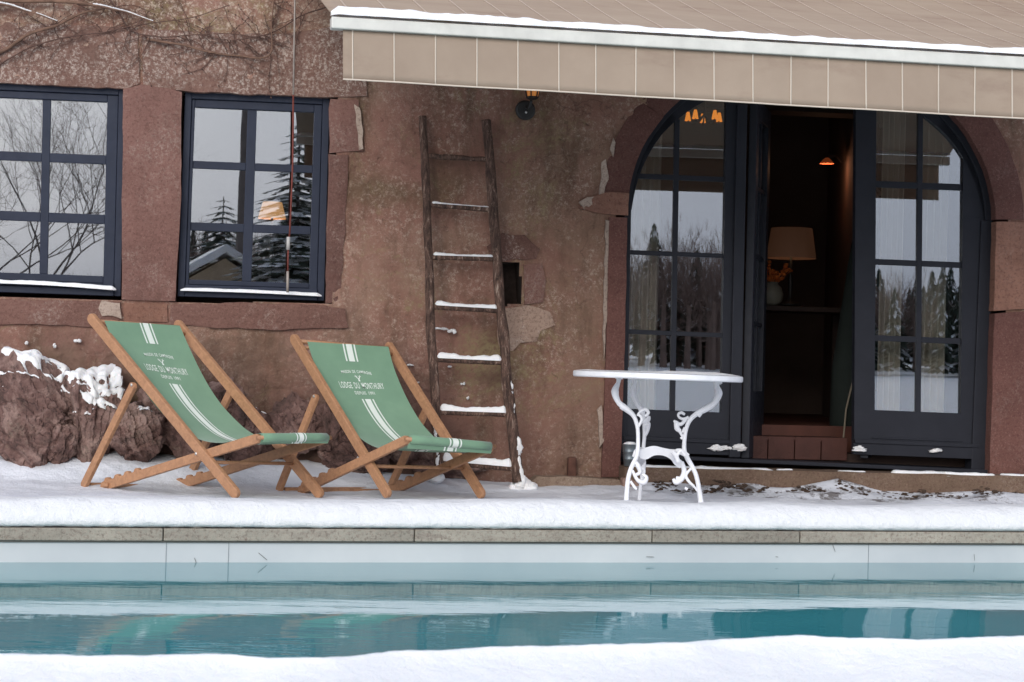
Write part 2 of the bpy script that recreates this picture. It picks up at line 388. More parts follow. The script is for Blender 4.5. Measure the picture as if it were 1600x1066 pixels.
def mat_foliage_needles():
    return simple('conifer_needles', (64, 74, 62), 0.8, 0.4, 3.0)

plaster = mat_plaster()
sand_red = mat_sand('red_sandstone', (131, 97, 88), 0.4, 0.5)
sand_top = mat_sand('crusted_sandstone', (138, 106, 94), 1.0, 0.4, None, 0.42)
sand_sill = mat_sand('brown_sandstone', (124, 92, 82), 0.45, 0.7)
crust_m = mat_sand('pale_crust', (186, 166, 150), 0.6, 0.2, 0.8)
sand_jamb = mat_sand('smooth_red_sandstone', (114, 79, 71), 0.15, 0.4)
sand_step = mat_sand('mossy_sandstone_step', (118, 98, 82), 0.25, 0.9)
snow = mat_snow(); snow2 = mat_shaded_dirty_snow()
paint = mat_paint('slate_grey_paint', (42, 47, 61), 0.5, 0.05, 0.18)
paint_d = mat_paint('dark_slate_paint', (38, 39, 45), 0.5, 0.05, 0.18)
glass = mat_glass()
teak = mat_wood('oiled_teak', (148, 108, 80), (172, 128, 95), 1.0, 0.45, 0.15)
oldwood = mat_old_wood()
white_iron = mat_paint('white_iron_paint', (232, 232, 234), 0.4, 0.3)
zinc = simple('galvanised_zinc', (120, 128, 132), 0.4, 0.3, 14, 0.1, 30, 0.5, 0.7)
black_iron = simple('black_iron', (48, 46, 44), 0.5, 0.2, 20, 0.2, 80, 0.5, 0.4)
concrete = mat_sand('coping_concrete', (172, 164, 150), 0.05, 0.2, 0.85)
water = mat_water()
# ============================================================ house
house = thing('stone_house', (0, WALLD, 0), 'old red sandstone house with peeling brown render, grey windows and an arched doorway', 'house')
def inpoly(x, y, poly):
    c = False; j = len(poly)-1
    for i in range(len(poly)):
        xi, yi = poly[i]; xj, yj = poly[j]
        if (yi > y) != (yj > y) and x < (xj-xi)*(y-yi)/(yj-yi)+xi: c = not c
        j = i
    return c
W1 = [(-33, 126), (196, 136), (188, 463), (-38, 455)]
W2 = [(289, 141), (516, 151), (507, 470), (277, 463)]
DCX, DRX = 1268.0, 287.0
def arch(cx, rx, ry, yl, yr, n=28, grow=0.0):
    out = []
    for i in range(n+1):
        th = math.pi*(1-i/n); s = i/n
        out.append((cx + (rx+grow)*math.cos(th), (yl*(1-s)+yr*s) - (ry+grow)*math.sin(th)))
    return out
DOOR = [(971, 735)] + arch(DCX, DRX, 250, 327, 343) + [(1545, 745)]
NICHE = [(782, 411), (812, 409), (816, 474), (786, 478)]
G1 = [(-45, 116), (206, 127), (198, 471), (-50, 463)]; G2 = [(279, 131), (527, 142), (517, 476), (267, 471)]
GD = [(955, 735)] + arch(DCX, DRX, 250, 327, 343, grow=20) + [(1562, 745)]
holes = [[AB(*p) for p in q] for q in (G1, G2, GD, NICHE)]
def relief(a, b):
    p = Vector((a, 0, b))
    z = 0.022*fbm(p, 1.1, 3, 1) + 0.026*fbm(p, 4.5, 4, 2) + 0.014*fbm(p, 18, 3, 3)
    k = max(0.0, min(1.0, (0.95 - b + 0.5*fbm(p, 1.5, 3, 4))/0.35)) * (0.35 + 0.65*max(0.0, min(1.0, (0.3-a)/0.8)))
    if k > 0:   # uncoursed rubble low on the wall
        d = noise.voronoi(Vector((a*5.2, b*7.0, 0.4)), distance_metric='DISTANCE', exponent=2.5)[0]
        z += k*(min(0.35, d[1]-d[0])/0.35*0.016*(0.3+max(0, 0.5+1.6*fbm(p, 2.0, 2, 8))) - 0.008)
    return z
def axis(lo, flo, fhi, hi, st, big):
    o = []; x = lo
    while x < flo: o.append(x); x += big
    x = flo
    while x < fhi: o.append(x); x += st
    x = fhi
    while x <= hi: o.append(x); x += big
    return o
A = axis(-9, -3.4, 3.6, 9, 0.017, 0.35); B = axis(-0.3, -0.05, 2.75, 6.2, 0.017, 0.35)
wb = MB(); nA = len(A)
for b in B:
    for a in A: wb.v.append(WP(a, b, relief(a, b)))
for j in range(len(B)-1):
    for i in range(nA-1):
        ca = (A[i]+A[i+1])/2; cb = (B[j]+B[j+1])/2
        if any(inpoly(ca, cb, h) for h in holes): continue
        wb.f.append((j*nA+i, j*nA+i+1, (j+1)*nA+i+1, (j+1)*nA+i)); wb.m.append(0)
build('wall', wb, plaster, house, smooth=True)

def jitter(poly, step=14, amp=1.4, seed=0):
    out = []; n = len(poly)
    for i in range(n):
        x0, y0 = poly[i]; x1, y1 = poly[(i+1) % n]; L = math.hypot(x1-x0, y1-y0); k = max(1, int(L/step))
        for j in range(k):
            t = j/k; x = x0+(x1-x0)*t; y = y0+(y1-y0)*t
            q = Vector((x/22, y/22, seed*3.7)); o = amp*noise.noise(q)*1.6; o2 = amp*noise.noise(q+Vector((9, 4, 2)))*1.6
            out.append((x+o, y+o2))
    return out
def stone(name, poly, off, mat_, depth=0.22, amp=1.4, bev=0.004, seed=None, label=None, step=14, rl=1.0):
    """dressed stone: pixel outline on the wall face, given real thickness; its face is gently uneven"""
    seed = seed if seed is not None else random.random()*50
    pj = jitter(poly, step, amp*0.7, seed)
    bm = bmesh.new(); vs = []
    ab = [AB(*p) for p in pj]
    f = bm.faces.new([bm.verts.new(WP(a, b, off)) for a, b in ab])
    inner = bmesh.ops.inset_region(bm, faces=[f], thickness=bev*1.6, depth=0)
    mb = MB()
    bm.verts.index_update()
    # triangulated, refined face
    bmesh.ops.triangulate(bm, faces=bm.faces[:])
    for _ in range(4):
        es = [e for e in bm.edges if e.calc_length() > 0.06 and not e.is_boundary]
        if not es: break
        bmesh.ops.subdivide_edges(bm, edges=es, cuts=1); bmesh.ops.triangulate(bm, faces=bm.faces[:])
    bnd = {v for v in bm.verts if v.is_boundary}
    for v in bm.verts:
        q = v.co - W0; aa = q.dot(ex); bb = q.z
        v.co += wn*rl*(0.016*fbm(Vector((aa, seed, bb)), 4.0, 4, seed) )
        if v in bnd: v.co -= wn*bev
    be = [e for e in bm.edges if e.is_boundary]
    r = bmesh.ops.extrude_edge_only(bm, edges=be)
    for g in r['geom']:
        if isinstance(g, bmesh.types.BMVert): g.co -= wn*depth
    bm.verts.index_update()
    mb.add([v.co.copy() for v in bm.verts], [tuple(v.index for v in f.verts) for f in bm.faces]); bm.free()
    return build(name, mb, mat_, house, smooth=True, label=label, sharp=40)
# lintels
stone('lintel', [(-150, 40), (-12, 34), (215, 44), (219, 131), (196, 139), (-33, 128), (-150, 122)], 0.012, sand_top, amp=2, label='speckled, crusted stone lintel over the left window')
stone('lintel', [(223, 46), (425, 55), (540, 40), (572, 120), (574, 150), (520, 153), (289, 143), (224, 138)], 0.014, sand_top, amp=2.5, label='speckled, crusted stone lintel over the second window')
# pillar between the windows, and its feet
stone('pillar', [(193, 140), (221, 133), (284, 144), (283, 300), (274, 471), (190, 469), (191, 300)], 0.03, sand_red, depth=0.3, amp=1.2, label='smooth red stone pillar between the two windows')
stone('pillar', [(-150, 126), (-35, 128), (-40, 453), (-150, 450)], 0.03, sand_red, depth=0.3)
stone('sill_stone', [(-150, 466), (30, 468), (189, 471), (190, 500), (158, 512), (60, 506), (-150, 512)], 0.03, sand_sill, depth=0.3, amp=2.5, label='long brown sill stone under the left window')
stone('sill_stone', [(193, 474), (262, 475), (262, 503), (194, 504)], 0.022, sand_mid := mat_sand('ochre_sandstone', (158, 116, 98), 0.2, 0.2), amp=1.5, label='short ochre block under the pillar')
stone('sill_stone', [(266, 476), (380, 473), (505, 478), (538, 482), (543, 512), (430, 516), (266, 508)], 0.03, sand_sill, depth=0.3, amp=2.5, label='long brown sill stone under the second window')
stone('jamb_stone', [(515, 154), (560, 157), (566, 236), (514, 238)], 0.010, sand_red, depth=0.3, amp=2.5)
stone('jamb_stone', [(514, 242), (545, 243), (538, 360), (531, 472), (508, 474), (511, 360)], 0.010, sand_red, depth=0.3, amp=2.5)
# door surround
def ringseg(t0, t1, wd, seed, off=0.012, lab=None):
    inn = arch(DCX, DRX, 250, 327, 343, 40); out = arch(DCX, DRX+wd, 250+wd, 327, 343, 40)
    i0 = round(t0*40); i1 = round(t1*40)
    poly = inn[i0:i1+1] + out[i0:i1+1][::-1]
    stone('arch_stone', poly, off, sand_jamb, depth=0.34, amp=1.0, seed=seed, label=lab, step=30, rl=0.6)
g = 0.0
for k, (t0, t1) in enumerate([(0.0, 0.2), (0.2, 0.4), (0.4, 0.6), (0.6, 0.8), (0.8, 1.0)]):
    ringseg(t0, t1, 44, 3+k)
stone('springer_stone', [(905, 326), (918, 309), (948, 301), (981, 302), (980, 337), (952, 336), (930, 333)], 0.03, sand_mid, depth=0.34, amp=1.6, label='pale projecting stone where the door arch springs')
stone('jamb_stone', [(951, 340), (979, 341), (976, 520), (968, 745), (939, 745), (947, 520)], 0.024, sand_jamb, depth=0.34, amp=1.0)
stone('jamb_stone', [(1556, 346), (1640, 350), (1640, 480), (1552, 486)], 0.02, sand_mid, depth=0.34, amp=1.4)
stone('jamb_stone', [(1552, 490), (1640, 484), (1640, 745), (1545, 745), (1549, 600)], 0.026, sand_jamb, depth=0.34, amp=1.0)
# niche
nb = MB()
q = [PW(*p, off=0.0) for p in NICHE]
pk = [v - wn*0.22 for v in q]
nb.add(q+pk, [(0,1,5,4), (1,2,6,5), (2,3,7,6), (3,0,4,7), (4,5,6,7)])
build('niche', nb, simple('niche_stone', (70, 58, 52), 0.95, 0.3, 20, 0.5), house)
stone('niche_stone', [(760, 385), (785, 366), (820, 368), (842, 390), (838, 404), (770, 408)], 0.028, mat_sand('speckled_niche_stone', (116, 86, 76), 0.9, 0.8), amp=3, label='lichen-speckled stone over the wall niche')
stone('niche_stone', [(818, 414), (846, 412), (853, 440), (848, 474), (819, 476)], 0.022, sand_sill, amp=2.5)
stone('niche_stone', [(776, 482), (820, 476), (858, 486), (868, 506), (846, 516), (838, 532), (812, 536), (800, 550), (780, 548), (775, 520)], 0.016, mat_sand('pale_mortar_patch', (172, 146, 128), 0.9, 0.5, 0.9), amp=4, label='pale crusted patch under the wall niche')

for poly in ([(946, 342), (952, 344), (951, 420), (948, 470), (944, 560), (941, 500), (944, 420)], [(940, 255), (946, 250), (949, 280), (942, 316), (934, 318), (938, 290)],
             [(552, 162), (561, 170), (566, 205), (568, 234), (560, 234), (557, 196)], [(952, 232), (958, 215), (962, 222), (956, 246)],
             [(160, 470), (188, 472), (189, 498), (162, 494), (156, 482)], [(933, 640), (940, 632), (942, 690), (936, 700)], [(903, 318), (916, 308), (940, 306), (936, 316), (912, 328)]):
    stone('mortar_patch', poly, 0.037 if poly[0][0] in (160, 903) else 0.024, crust_m, depth=0.05, amp=3.0, step=6, rl=0.8)
# ------------------------------------------------ windows (two panes wide, three high)
def bil(Q, u, v, off):
    tl, tr, br, bl = Q
    x = (tl[0]*(1-u)+tr[0]*u)*(1-v) + (bl[0]*(1-u)+br[0]*u)*v
    y = (tl[1]*(1-u)+tr[1]*u)*(1-v) + (bl[1]*(1-u)+br[1]*u)*v
    a, b = AB(x, y); return WP(a, b, off)
def bbar(mb, Q, u0, u1, v0, v1, off, th, mi=0):
    F = [bil(Q, u0, v1, off), bil(Q, u1, v1, off), bil(Q, u1, v0, off), bil(Q, u0, v0, off)]
    return mb.hexa(F + [p-wn*th for p in F], mi)
def window(Q, cols, rows, lab, brk):
    root = MB()
    o = -0.045
    # fixed outer frame
    bbar(root, Q, 0, 0.048, 0, 1, o, 0.09); bbar(root, Q, 0.952, 1, 0, 1, o, 0.09)
    bbar(root, Q, 0.048, 0.952, 0, 0.035, o, 0.09); bbar(root, Q, 0.048, 0.952, 0.968, 1, o+0.02, 0.11)
    wroot = build('window', root, paint, house, bevel=0.004, label=lab)
    s = MB(); o2 = o-0.012
    bbar(s, Q, 0.05, cols[0][0], 0.037, 0.966, o2, 0.05); bbar(s, Q, cols[1][1], 0.95, 0.037, 0.966, o2, 0.05)
    bbar(s, Q, cols[0][0], cols[1][1], 0.037, rows[0][0], o2, 0.05); bbar(s, Q, cols[0][0], cols[1][1], rows[2][1], 0.94, o2, 0.05)
    bbar(s, Q, 0.05, 0.95, 0.942, 0.966, o2+0.035, 0.08)
    build('sash', s, paint, wroot, bevel=0.004)
    s = MB(); o3 = o2-0.010
    bbar(s, Q, cols[0][1], cols[1][0], rows[0][0], rows[2][1], o3, 0.03)
    for r in (0, 1):
        for (ua, ub) in cols: bbar(s, Q, ua, ub, rows[r][1], rows[r+1][0], o3, 0.03)
    build('glazing_bars', s, paint, wroot, bevel=0.003)
    for (ua, ub) in cols:
        for (va, vb) in rows:
            p = MB(); bbar(p, Q, ua-0.004, ub+0.004, va-0.004, vb+0.004, o3-0.012, 0.004)
            build('pane', p, glass, wroot)
    return wroot
window(W1, [(0.10, 0.43), (0.487, 0.875)], [(0.070, 0.325), (0.368, 0.61), (0.655, 0.905)], 'dark grey six-pane window cut by the left edge', 0)
window(W2, [(0.072, 0.435), (0.50, 0.895)], [(0.075, 0.335), (0.372, 0.635), (0.675, 0.915)], 'dark grey six-pane window right of the red pillar', 0)

def RP(px, py, dep):
    d = ray(px, py); return EYE + d*((W0-wn*dep-EYE).dot(wn)/d.dot(wn))
# ------------------------------------------------ arched door set
def ydoor(x, y0, y1):   # a level on the door set: y0 at px 985, y1 at px 1500
    return y0 + (y1-y0)*(x-985)/515
def arch_y(x, inset=0.0):
    k = (x-DCX)/(DRX-inset*0.35)
    if abs(k) >= 1: return 335.0
    return (335+8*k) - (250-inset*1.15)*math.sqrt(1-k*k)
def wpoly(mb, poly, off, th, mi=0):
    mb.prism([WP(*AB(*p), off) for p in poly], -wn*th, mi)
door = MB()
# fixed frame: an arched band and two posts
def band(mb, i0, i1, off, th, t0=0.0, t1=1.0, n=36, taper=False):
    out = []; inn = []
    for k in range(n+1):
        t = t0+(t1-t0)*k/n; a = math.pi*(1-t)
        out.append((DCX+(DRX-i0)*math.cos(a), 335-8*math.cos(math.pi*t)*1 - (250-i0)*math.sin(a)))
        i1_ = i1 if not taper else i0+2+(i1-i0-2)*abs(math.sin(a))**0.7
        inn.append((DCX+(DRX-i1_)*math.cos(a), 335-8*math.cos(math.pi*t)*1 - (250-i1_)*math.sin(a)))
    wpoly(mb, out + inn[::-1], off, th)
band(door, -3, 9, -0.07, 0.12)
wpoly(door, [(978, 327), (990, 327), (982, 722), (969, 722)], -0.07, 0.12)
wpoly(door, [(1540, 343), (1558, 343), (1549, 736), (1524, 736)], -0.07, 0.12)
wpoly(door, [(968, 709), (1552, 735), (1552, 741), (968, 715)], -0.02, 0.3)
droot = build('arched_door', door, paint_d, house, bevel=0.004, label='dark grey arched garden door with its middle leaf standing open')
def leaf(xl, xr, cols, rows, botw, lab, lean_l, lean_r, side):
    """glazed leaf; x at y=540, lean = px moved per 100 px up"""
    def X(x, y, lean): return x + (540-y)/100*lean
    def L(x): t = (x-xl)/(xr-xl); return lean_l*(1-t)+lean_r*t
    def pt_(x, y): return (X(x, y, L(x)), y + (x-xl)*0.040)
    s = MB(); o = -0.085; th = 0.055
    def top(x, ins): # arch height over this x at inset
        y = 200.0
        for _ in range(6): y = arch_y(X(x, y, L(x)), ins) - (x-xl)*0.040
        return y
    yb = botw[1]; pans = []
    gx0 = cols[0][0]; gx1 = cols[-1][1]
    # stiles and bottom rail
    y0, y1 = (top(gx0 if side < 0 else xl+2, 12), rows[-1][1])
    def strip(xa, xb, ya, yb_, off, t, mbb): wpoly(mbb, [pt_(xa, ya), pt_(xb, ya), pt_(xb, yb_), pt_(xa, yb_)], off, t)
    if side < 0:
        strip(gx1, xr, top(gx1, 6), yb, o, th, s); strip(xl, gx0, 330, yb, o, th, s)
    else:
        strip(xl, gx0, top(gx0, 6), yb, o, th, s); strip(gx1, xr+8, 330, yb, o, th, s)
    strip(gx0, gx1, rows[-1][1], yb, o, th, s)
    # arched head: solid between outer arch and glass line
    for xa0, xb0 in ((gx1, xr+14),) if side > 0 else ((xl-10, gx0),):
        for k in range(10):
            xa = xa0+(xb0-xa0)*k/10; xb = xa0+(xb0-xa0)*(k+1)/10
            ya = top(xa, 6); yb3 = top(xb, 6)
            if min(ya, yb3) < 330: wpoly(s, [pt_(xa, min(ya, 329)), pt_(xb, min(yb3, 329)), pt_(xb, 331), pt_(xa, 331)], o, th)
    n = 16
    for k in range(n):
        xa = gx0+(gx1-gx0)*k/n; xb = gx0+(gx1-gx0)*(k+1)/n
        wpoly(s, [pt_(xa, top(xa, 8)), pt_(xb, top(xb, 8)), pt_(xb, top(xb, 30)), pt_(xa, top(xa, 30))], o, th)
    band(s, 8, 24, o, th, 0.0 if side < 0 else 0.78, 0.22 if side < 0 else 1.0, 14, True)
    lf = build('leaf', s, paint_d, droot, bevel=0.0, label=lab)
    bars = MB()
    strip(cols[0][1], cols[1][0], top(cols[0][1], 26), rows[-1][1], o-0.012, 0.03, bars)
    for r in range(len(rows)-1):
        strip(gx0, cols[0][1], rows[r][1], rows[r+1][0], o-0.012, 0.03, bars); strip(cols[1][0], gx1, rows[r][1], rows[r+1][0], o-0.012, 0.03, bars)
    build('glazing_bars', bars, paint_d, lf, bevel=0.002)
    for ci, (xa, xb) in enumerate(cols):
        for ri, (ya, yb2) in enumerate(rows):
            p = MB()
            if ri == 0:
                pts = [pt_(xb, yb2), pt_(xa, yb2)] + [pt_(xa+(xb-xa)*k/8, min(yb2-4, top(xa+(xb-xa)*k/8, 27))) for k in range(9)]
                wpoly(p, pts, o-0.026, 0.004)
            else: strip(xa-1, xb+1, ya-1, yb2+1, o-0.026, 0.004, p)
            build('pane', p, glass, lf)
    # sunk bottom board and mouldings
    mo = MB()
    m0, m1 = xl+10, xr-10
    strip(gx0-4, gx1+4, rows[-1][1]+42, rows[-1][1]+45, o+0.006, 0.02, mo)
    strip(xl, xr, botw[1]-24, botw[1]-18, o+0.02, 0.03, mo); strip(xl-2, xr+2, botw[1]-18, botw[1], o+0.012, 0.03, mo)
    build('moulding', mo, paint_d, lf, bevel=0.003)
    return lf
leaf(979, 1150, [(986, 1054), (1062, 1134)], [(170, 268), (276, 389), (396, 514), (521, 639)], (0, 706), 'left glazed door leaf', 1.6, 1.6, -1)
leaf(1342, 1538, [(1374, 1440), (1448, 1510)], [(170, 279), (289, 402), (411, 522), (531, 640)], (0, 711), 'right glazed door leaf', 0.5, 1.0, 1)
# cover strip beside the left leaf and the two middle leaves folded back into the room
cs = MB(); wpoly(cs, [(1156, 160), (1172, 160), (1161, 716), (1143, 716)], -0.06, 0.10)
build('meeting_post', cs, paint_d, droot, bevel=0.006)
def inleaf(px0, px1, dep, lab):
    mb = MB(); Q0 = AB(px0, 716); H = AB(px0, 150)[1]
    p0 = RP(px0, 716, 0.10); p1 = RP(px1, 716, 0.10+dep); z0 = p0.z; z1 = PW(px0, 150).z
    ax_ = Vector((p1.x-p0.x, p1.y-p0.y, 0)); L = ax_.length; ax_.normalize(); sd = ax_.cross(ZV)
    def bx(l0, l1, za, zb, t, off=0): 
        c = [p0+ax_*l+sd*s_+ZV*(z-p0.z) for s_ in (-t/2+off, t/2+off) for l, z in ((l0, za), (l1, za), (l1, zb), (l0, zb))]; return c
    for a in ((0, 0.11, z0, z1), (L-0.11, L, z0, z1), (0.11, L-0.11, z0, z0+0.42), (0.11, L-0.11, z1-0.12, z1)): mb.hexa(bx(*a, 0.05))
    lf = build('leaf', mb, paint_d, droot, bevel=0.004, label=lab)
    gb = MB(); gz0, gz1 = z0+0.42, z1-0.12
    for k in (1, 2, 3): z = gz0+(gz1-gz0)*k/4; gb.hexa(bx(0.11, L-0.11, z-0.012, z+0.012, 0.03))
    gb.hexa(bx(L/2-0.012, L/2+0.012, gz0, gz1, 0.026)); build('glazing_bars', gb, paint_d, lf)
    p = MB(); p.hexa(bx(0.108, L-0.108, gz0-.002, gz1+.002, 0.004)); build('pane', p, glass, lf)
    return lf
inleaf(1164, 1186, 0.60, 'narrow leaf folded back into the room, seen nearly edge-on')
inleaf(1350, 1366, 0.60, 'leaf folded back behind the right door leaf')

# ------------------------------------------------ interior: a closed dark room behind the wall
roomm = simple('dark_room_wall', (92, 78, 70), 0.9, 0.2, 2.0, 0.1); floorm = simple('terracotta_floor', (78, 44, 34), 0.6, 0.25, 5.0)
def ib(a0, a1, z0, z1, d0, d1, mb):
    F = [WP(a0, z0, -d0), WP(a1, z0, -d0), WP(a1, z1, -d0), WP(a0, z1, -d0)]
    return mb.hexa(F + [WP(a0, z0, -d1), WP(a1, z0, -d1), WP(a1, z1, -d1), WP(a0, z1, -d1)])
FZ = 0.42
rm = MB(); ib(-4.2, 4.2, FZ-0.5, 3.3, 4.6, 4.7, rm); ib(-4.3, -4.2, FZ-0.5, 3.3, 0.3, 4.7, rm); ib(4.2, 4.3, FZ-0.5, 3.3, 0.3, 4.7, rm); ib(-4.3, 4.3, 3.3, 3.4, 0.0, 4.7, rm)
ib(-0.35, -0.20, FZ-0.1, 3.3, 0.45, 4.6, rm)
build('interior_wall', rm, roomm, house)
fl = MB(); ib(-4.2, 4.2, FZ-0.5, FZ, 0.62, 4.6, fl); build('interior_floor', fl, floorm, house)
brick = simple('brick_tile_step', (66, 38, 31), 0.7, 0.25, 6.0, 0.3)
zs = PW(1240, 716).z; s0 = AB(1175, 716)[0]; s1 = AB(1345, 716)[0]
bk = MB(); n = 4
for k in range(n):
    a0 = s0+(s1-s0)*k/n; a1 = s0+(s1-s0)*(k+1)/n-0.006; ib(a0, a1, zs-0.02, zs+0.125, 0.26, 0.34, bk)
ib(s0, s1, zs+0.10, zs+0.122, 0.262, 0.61, bk)
build('brick_step', bk, brick, house, bevel=0.004)
um = MB(); ib(-4.2, 4.2, -0.3, zs+0.02, 0.30, 0.62, um); build('threshold_floor', um, simple('dark_threshold', (60, 46, 40), .8), house)
bmz = MB(); ib(s0-0.5, s1+0.8, 2.62, 2.80, 1.6, 1.85, bmz); build('ceiling_beam', bmz, simple('dark_oak_beam', (58, 44, 36), .8), house)

sw = MB(); a_, b_ = RP(1352, 500, 1.0), RP(1288, 500, 3.9)
sw.hexa([Vector((a_.x, a_.y, 0.2)), Vector((b_.x, b_.y, 0.2)), Vector((b_.x, b_.y, 3.3)), Vector((a_.x, a_.y, 3.3))] + [q+Vector((0.12, 0.02, 0)) for q in (Vector((a_.x, a_.y, 0.2)), Vector((b_.x, b_.y, 0.2)), Vector((b_.x, b_.y, 3.3)), Vector((a_.x, a_.y, 3.3)))])
build('partition_wall', sw, simple('brown_partition', (104, 84, 74), 0.9, 0.15, 3, 0.2), house)
# curtains behind the leaves, bench, lamp, vase
linen = simple('linen_curtain', (196, 184, 168), 0.9, 0.1, 6)
def curtain(x0, x1, lab):
    a0 = AB(x0, 500)[0]; a1 = AB(x1, 500)[0]; z0 = FZ-0.15; z1 = 2.6
    mb = MB()
    mb.grid(lambda u, v: WP(a0+(a1-a0)*u, z0+(z1-z0)*v, -0.30-0.05*(1+math.sin(u*26+0.5*math.sin(v*3)))*0.5 - 0.01*noise.noise(Vector((u*8, v*2, x0)))), 60, 12)
    o = build('curtain', mb, linen, None, smooth=True, origin=WP((a0+a1)/2, z0, -0.3)); sol = o.modifiers.new('thickness', 'SOLIDIFY'); sol.thickness = 0.004
    tag(o, lab, 'curtain', 'curtains behind the door glass')
curtain(992, 1046, 'pale linen curtain hanging behind the left door leaf')
curtain(1400, 1436, 'linen curtain behind the left panes of the right leaf')
curtain(1462, 1508, 'linen curtain behind the right panes of the right leaf')

shade_m = mat_emit('lit_lamp_shade', (170, 116, 84), 0.045, (112, 86, 72))
def table_lamp(px, ytop, ybot, wt, wb_, dep, ybase, em, lab, power):
    c = RP(px, ybot, dep); sc_ = FPX/(c.y); L = thing('table_lamp', (c.x, c.y, RP(px, ybase, dep).z), lab, 'lamp')
    zt = RP(px, ytop, dep).z; zb = c.z; zz = RP(px, ybase, dep).z
    s = MB(); s.lathe((c.x, c.y, zb), [(wb_/sc_/2, 0), (wt/sc_/2, zt-zb), (wt/sc_/2-0.004, zt-zb), (wb_/sc_/2-0.004, 0.0)], 32, capb=False, capt=False)
    build('lamp_shade', s, em, L, smooth=True)
    b = MB(); h = zb-zz
    b.lathe((c.x, c.y, zz), [(0.075, 0), (0.075, 0.015), (0.02, 0.03), (0.012, 0.08), (0.02, h*0.5), (0.01, h*0.7), (0.008, h+0.1)], 16); build('lamp_base', b, black_iron, L, smooth=True)
    bu = MB(); bu.blob((c.x, c.y, zb+0.06), 0.03, 0.03, 0.045, amp=0); build('bulb', bu, mat_emit('bulb', (255, 180, 110), 1.5), L, smooth=True)
    pl = bpy.data.lights.new('bulb_light', 'POINT'); pl.energy = power; pl.color = (1, 0.62, 0.32); pl.shadow_soft_size = 0.04
    po = bpy.data.objects.new('bulb_light', pl); C.objects.link(po); po.parent = L; po.location = (0, 0, zb-zz+0.04)
    return L
table_lamp(1236, 357, 404, 64, 78, 1.9, 478, shade_m, 'table lamp with a dim tan shade standing behind the open doorway', 0.26)
# side table
dk = simple('dark_wood_furniture', (52, 38, 32), 0.6, 0.3, 6)
c = RP(1235, 480, 1.9); T = thing('side_table', (c.x, c.y, FZ), 'dark side table carrying lamp and vase in the doorway gloom', 'table')
t_ = MB(); t_.box((c.x, c.y, c.z-0.02), (0.45, 0.25, 0.018), (ex, wn, ZV)); build('table_top', t_, dk, T, bevel=0.004)
for sx in (-1, 1):
    for sy in (-1, 1):
        t_ = MB(); q = c + ex*0.4*sx + wn*0.2*sy; t_.box((q.x, q.y, (FZ+c.z-0.04)/2), (0.025, 0.025, (c.z-0.04-FZ)/2), (ex, wn, ZV)); build('leg', t_, dk, T)
# vase with dried flowers
c = RP(1205, 480, 1.75); V = thing('flower_vase', (c.x, c.y, RP(1236, 480, 1.9).z), 'round grey vase of orange dried flowers beside the lamp', 'vase')
z0 = V.location.z; v_ = MB(); v_.lathe((c.x, c.y, z0), [(0.04, 0), (0.075, 0.03), (0.085, 0.08), (0.07, 0.13), (0.045, 0.155), (0.05, 0.17), (0.04, 0.168), (0.03, 0.15)], 24, capt=False)
build('vase', v_, simple('grey_glaze', (120, 116, 104), 0.4), V, smooth=True)
f_b = MB()
for k in range(46):
    a = random.uniform(0, 6.28); rr = random.uniform(0.02, 0.14); top_ = Vector((c.x+rr*math.cos(a), c.y+rr*math.sin(a)*0.7, z0+0.19+random.uniform(0.0, 0.12)))
    f_b.tube([(c.x, c.y, z0+0.12), top_], 0.002, 4); f_b.blob(top_, 0.018, 0.018, 0.012, amp=0.5, sub=1, seed=k)
build('flowers', f_b, simple('dried_orange_flowers', (196, 104, 44), 0.8, 0.5, 30), V)
# lit lamp seen through the second window
em2 = mat_emit('bright_lamp_shade', (240, 176, 112), 0.6, (220, 170, 130))
table_lamp(425, 316, 342, 30, 44, 1.0, 470, em2, 'small lit lamp with orange shade seen through the second window', 0.5)
# green parasol leaning in the room behind the right leaf
gp = MB(); b0 = RP(1318, 700, 0.75); b1 = RP(1350, 300, 0.75)
gp.tube([b0, b0*0.7+b1*0.3, b0*0.3+b1*0.7, b1], [0.10, 0.12, 0.07, 0.02], 14)
G = build('folded_parasol', gp, simple('dark_green_canvas', (32, 38, 34), 0.9, 0.15, 8), smooth=True)
tag(G, 'folded dark green parasol leaning inside the doorway', 'parasol')
st = MB(); st.tube([RP(1318, 684, 0.62), RP(1322, 640, 0.62), RP(1334, 590, 0.63)], 0.006, 6); build('strap', st, simple('canvas_strap', (130, 120, 104), .9), G)
# brass lamps high in the room
brass = mat_emit('lit_brass', (255, 150, 50), 0.9, (190, 110, 50))
CH = thing('chandelier', RP(1100, 190, 0.9), 'glowing amber chandelier seen through the top of the left door leaf', 'chandelier')
cb = MB(); cc = RP(1100, 184, 0.9)
cb.tube([cc, cc+ZV*0.7], 0.008, 8)
for k in range(5):
    a = 6.28*k/5+0.3; cb.tube(cat_curve([cc+ZV*0.02, cc+Vector((math.cos(a)*0.07, math.sin(a)*0.05, -0.04)), cc+Vector((math.cos(a)*0.11, math.sin(a)*0.11, -0.02))], 4), 0.006, 6)
build('arms', cb, black_iron, CH)
for k in range(5):
    a = 6.28*k/5+0.3; q = cc+Vector((math.cos(a)*0.11, math.sin(a)*0.11, -0.02)); s_ = MB()
    s_.lathe(q, [(0.022, 0), (0.010, 0.06)], 8, capb=False, capt=False); build('lamp_shade', s_, brass, CH)
WL = thing('reading_lamp', RP(1292, 255, 2.4), 'small brass wall lamp glowing on the inner wall', 'lamp')
s_ = MB(); q = RP(1292, 256, 2.4); s_.lathe(q, [(0.055, 0), (0.03, 0.03), (0.012, 0.045)], 20, capb=False); build('lamp_shade', s_, mat_emit('copper_lamp', (200, 96, 50), .12, (150, 80, 50)), WL, smooth=True)
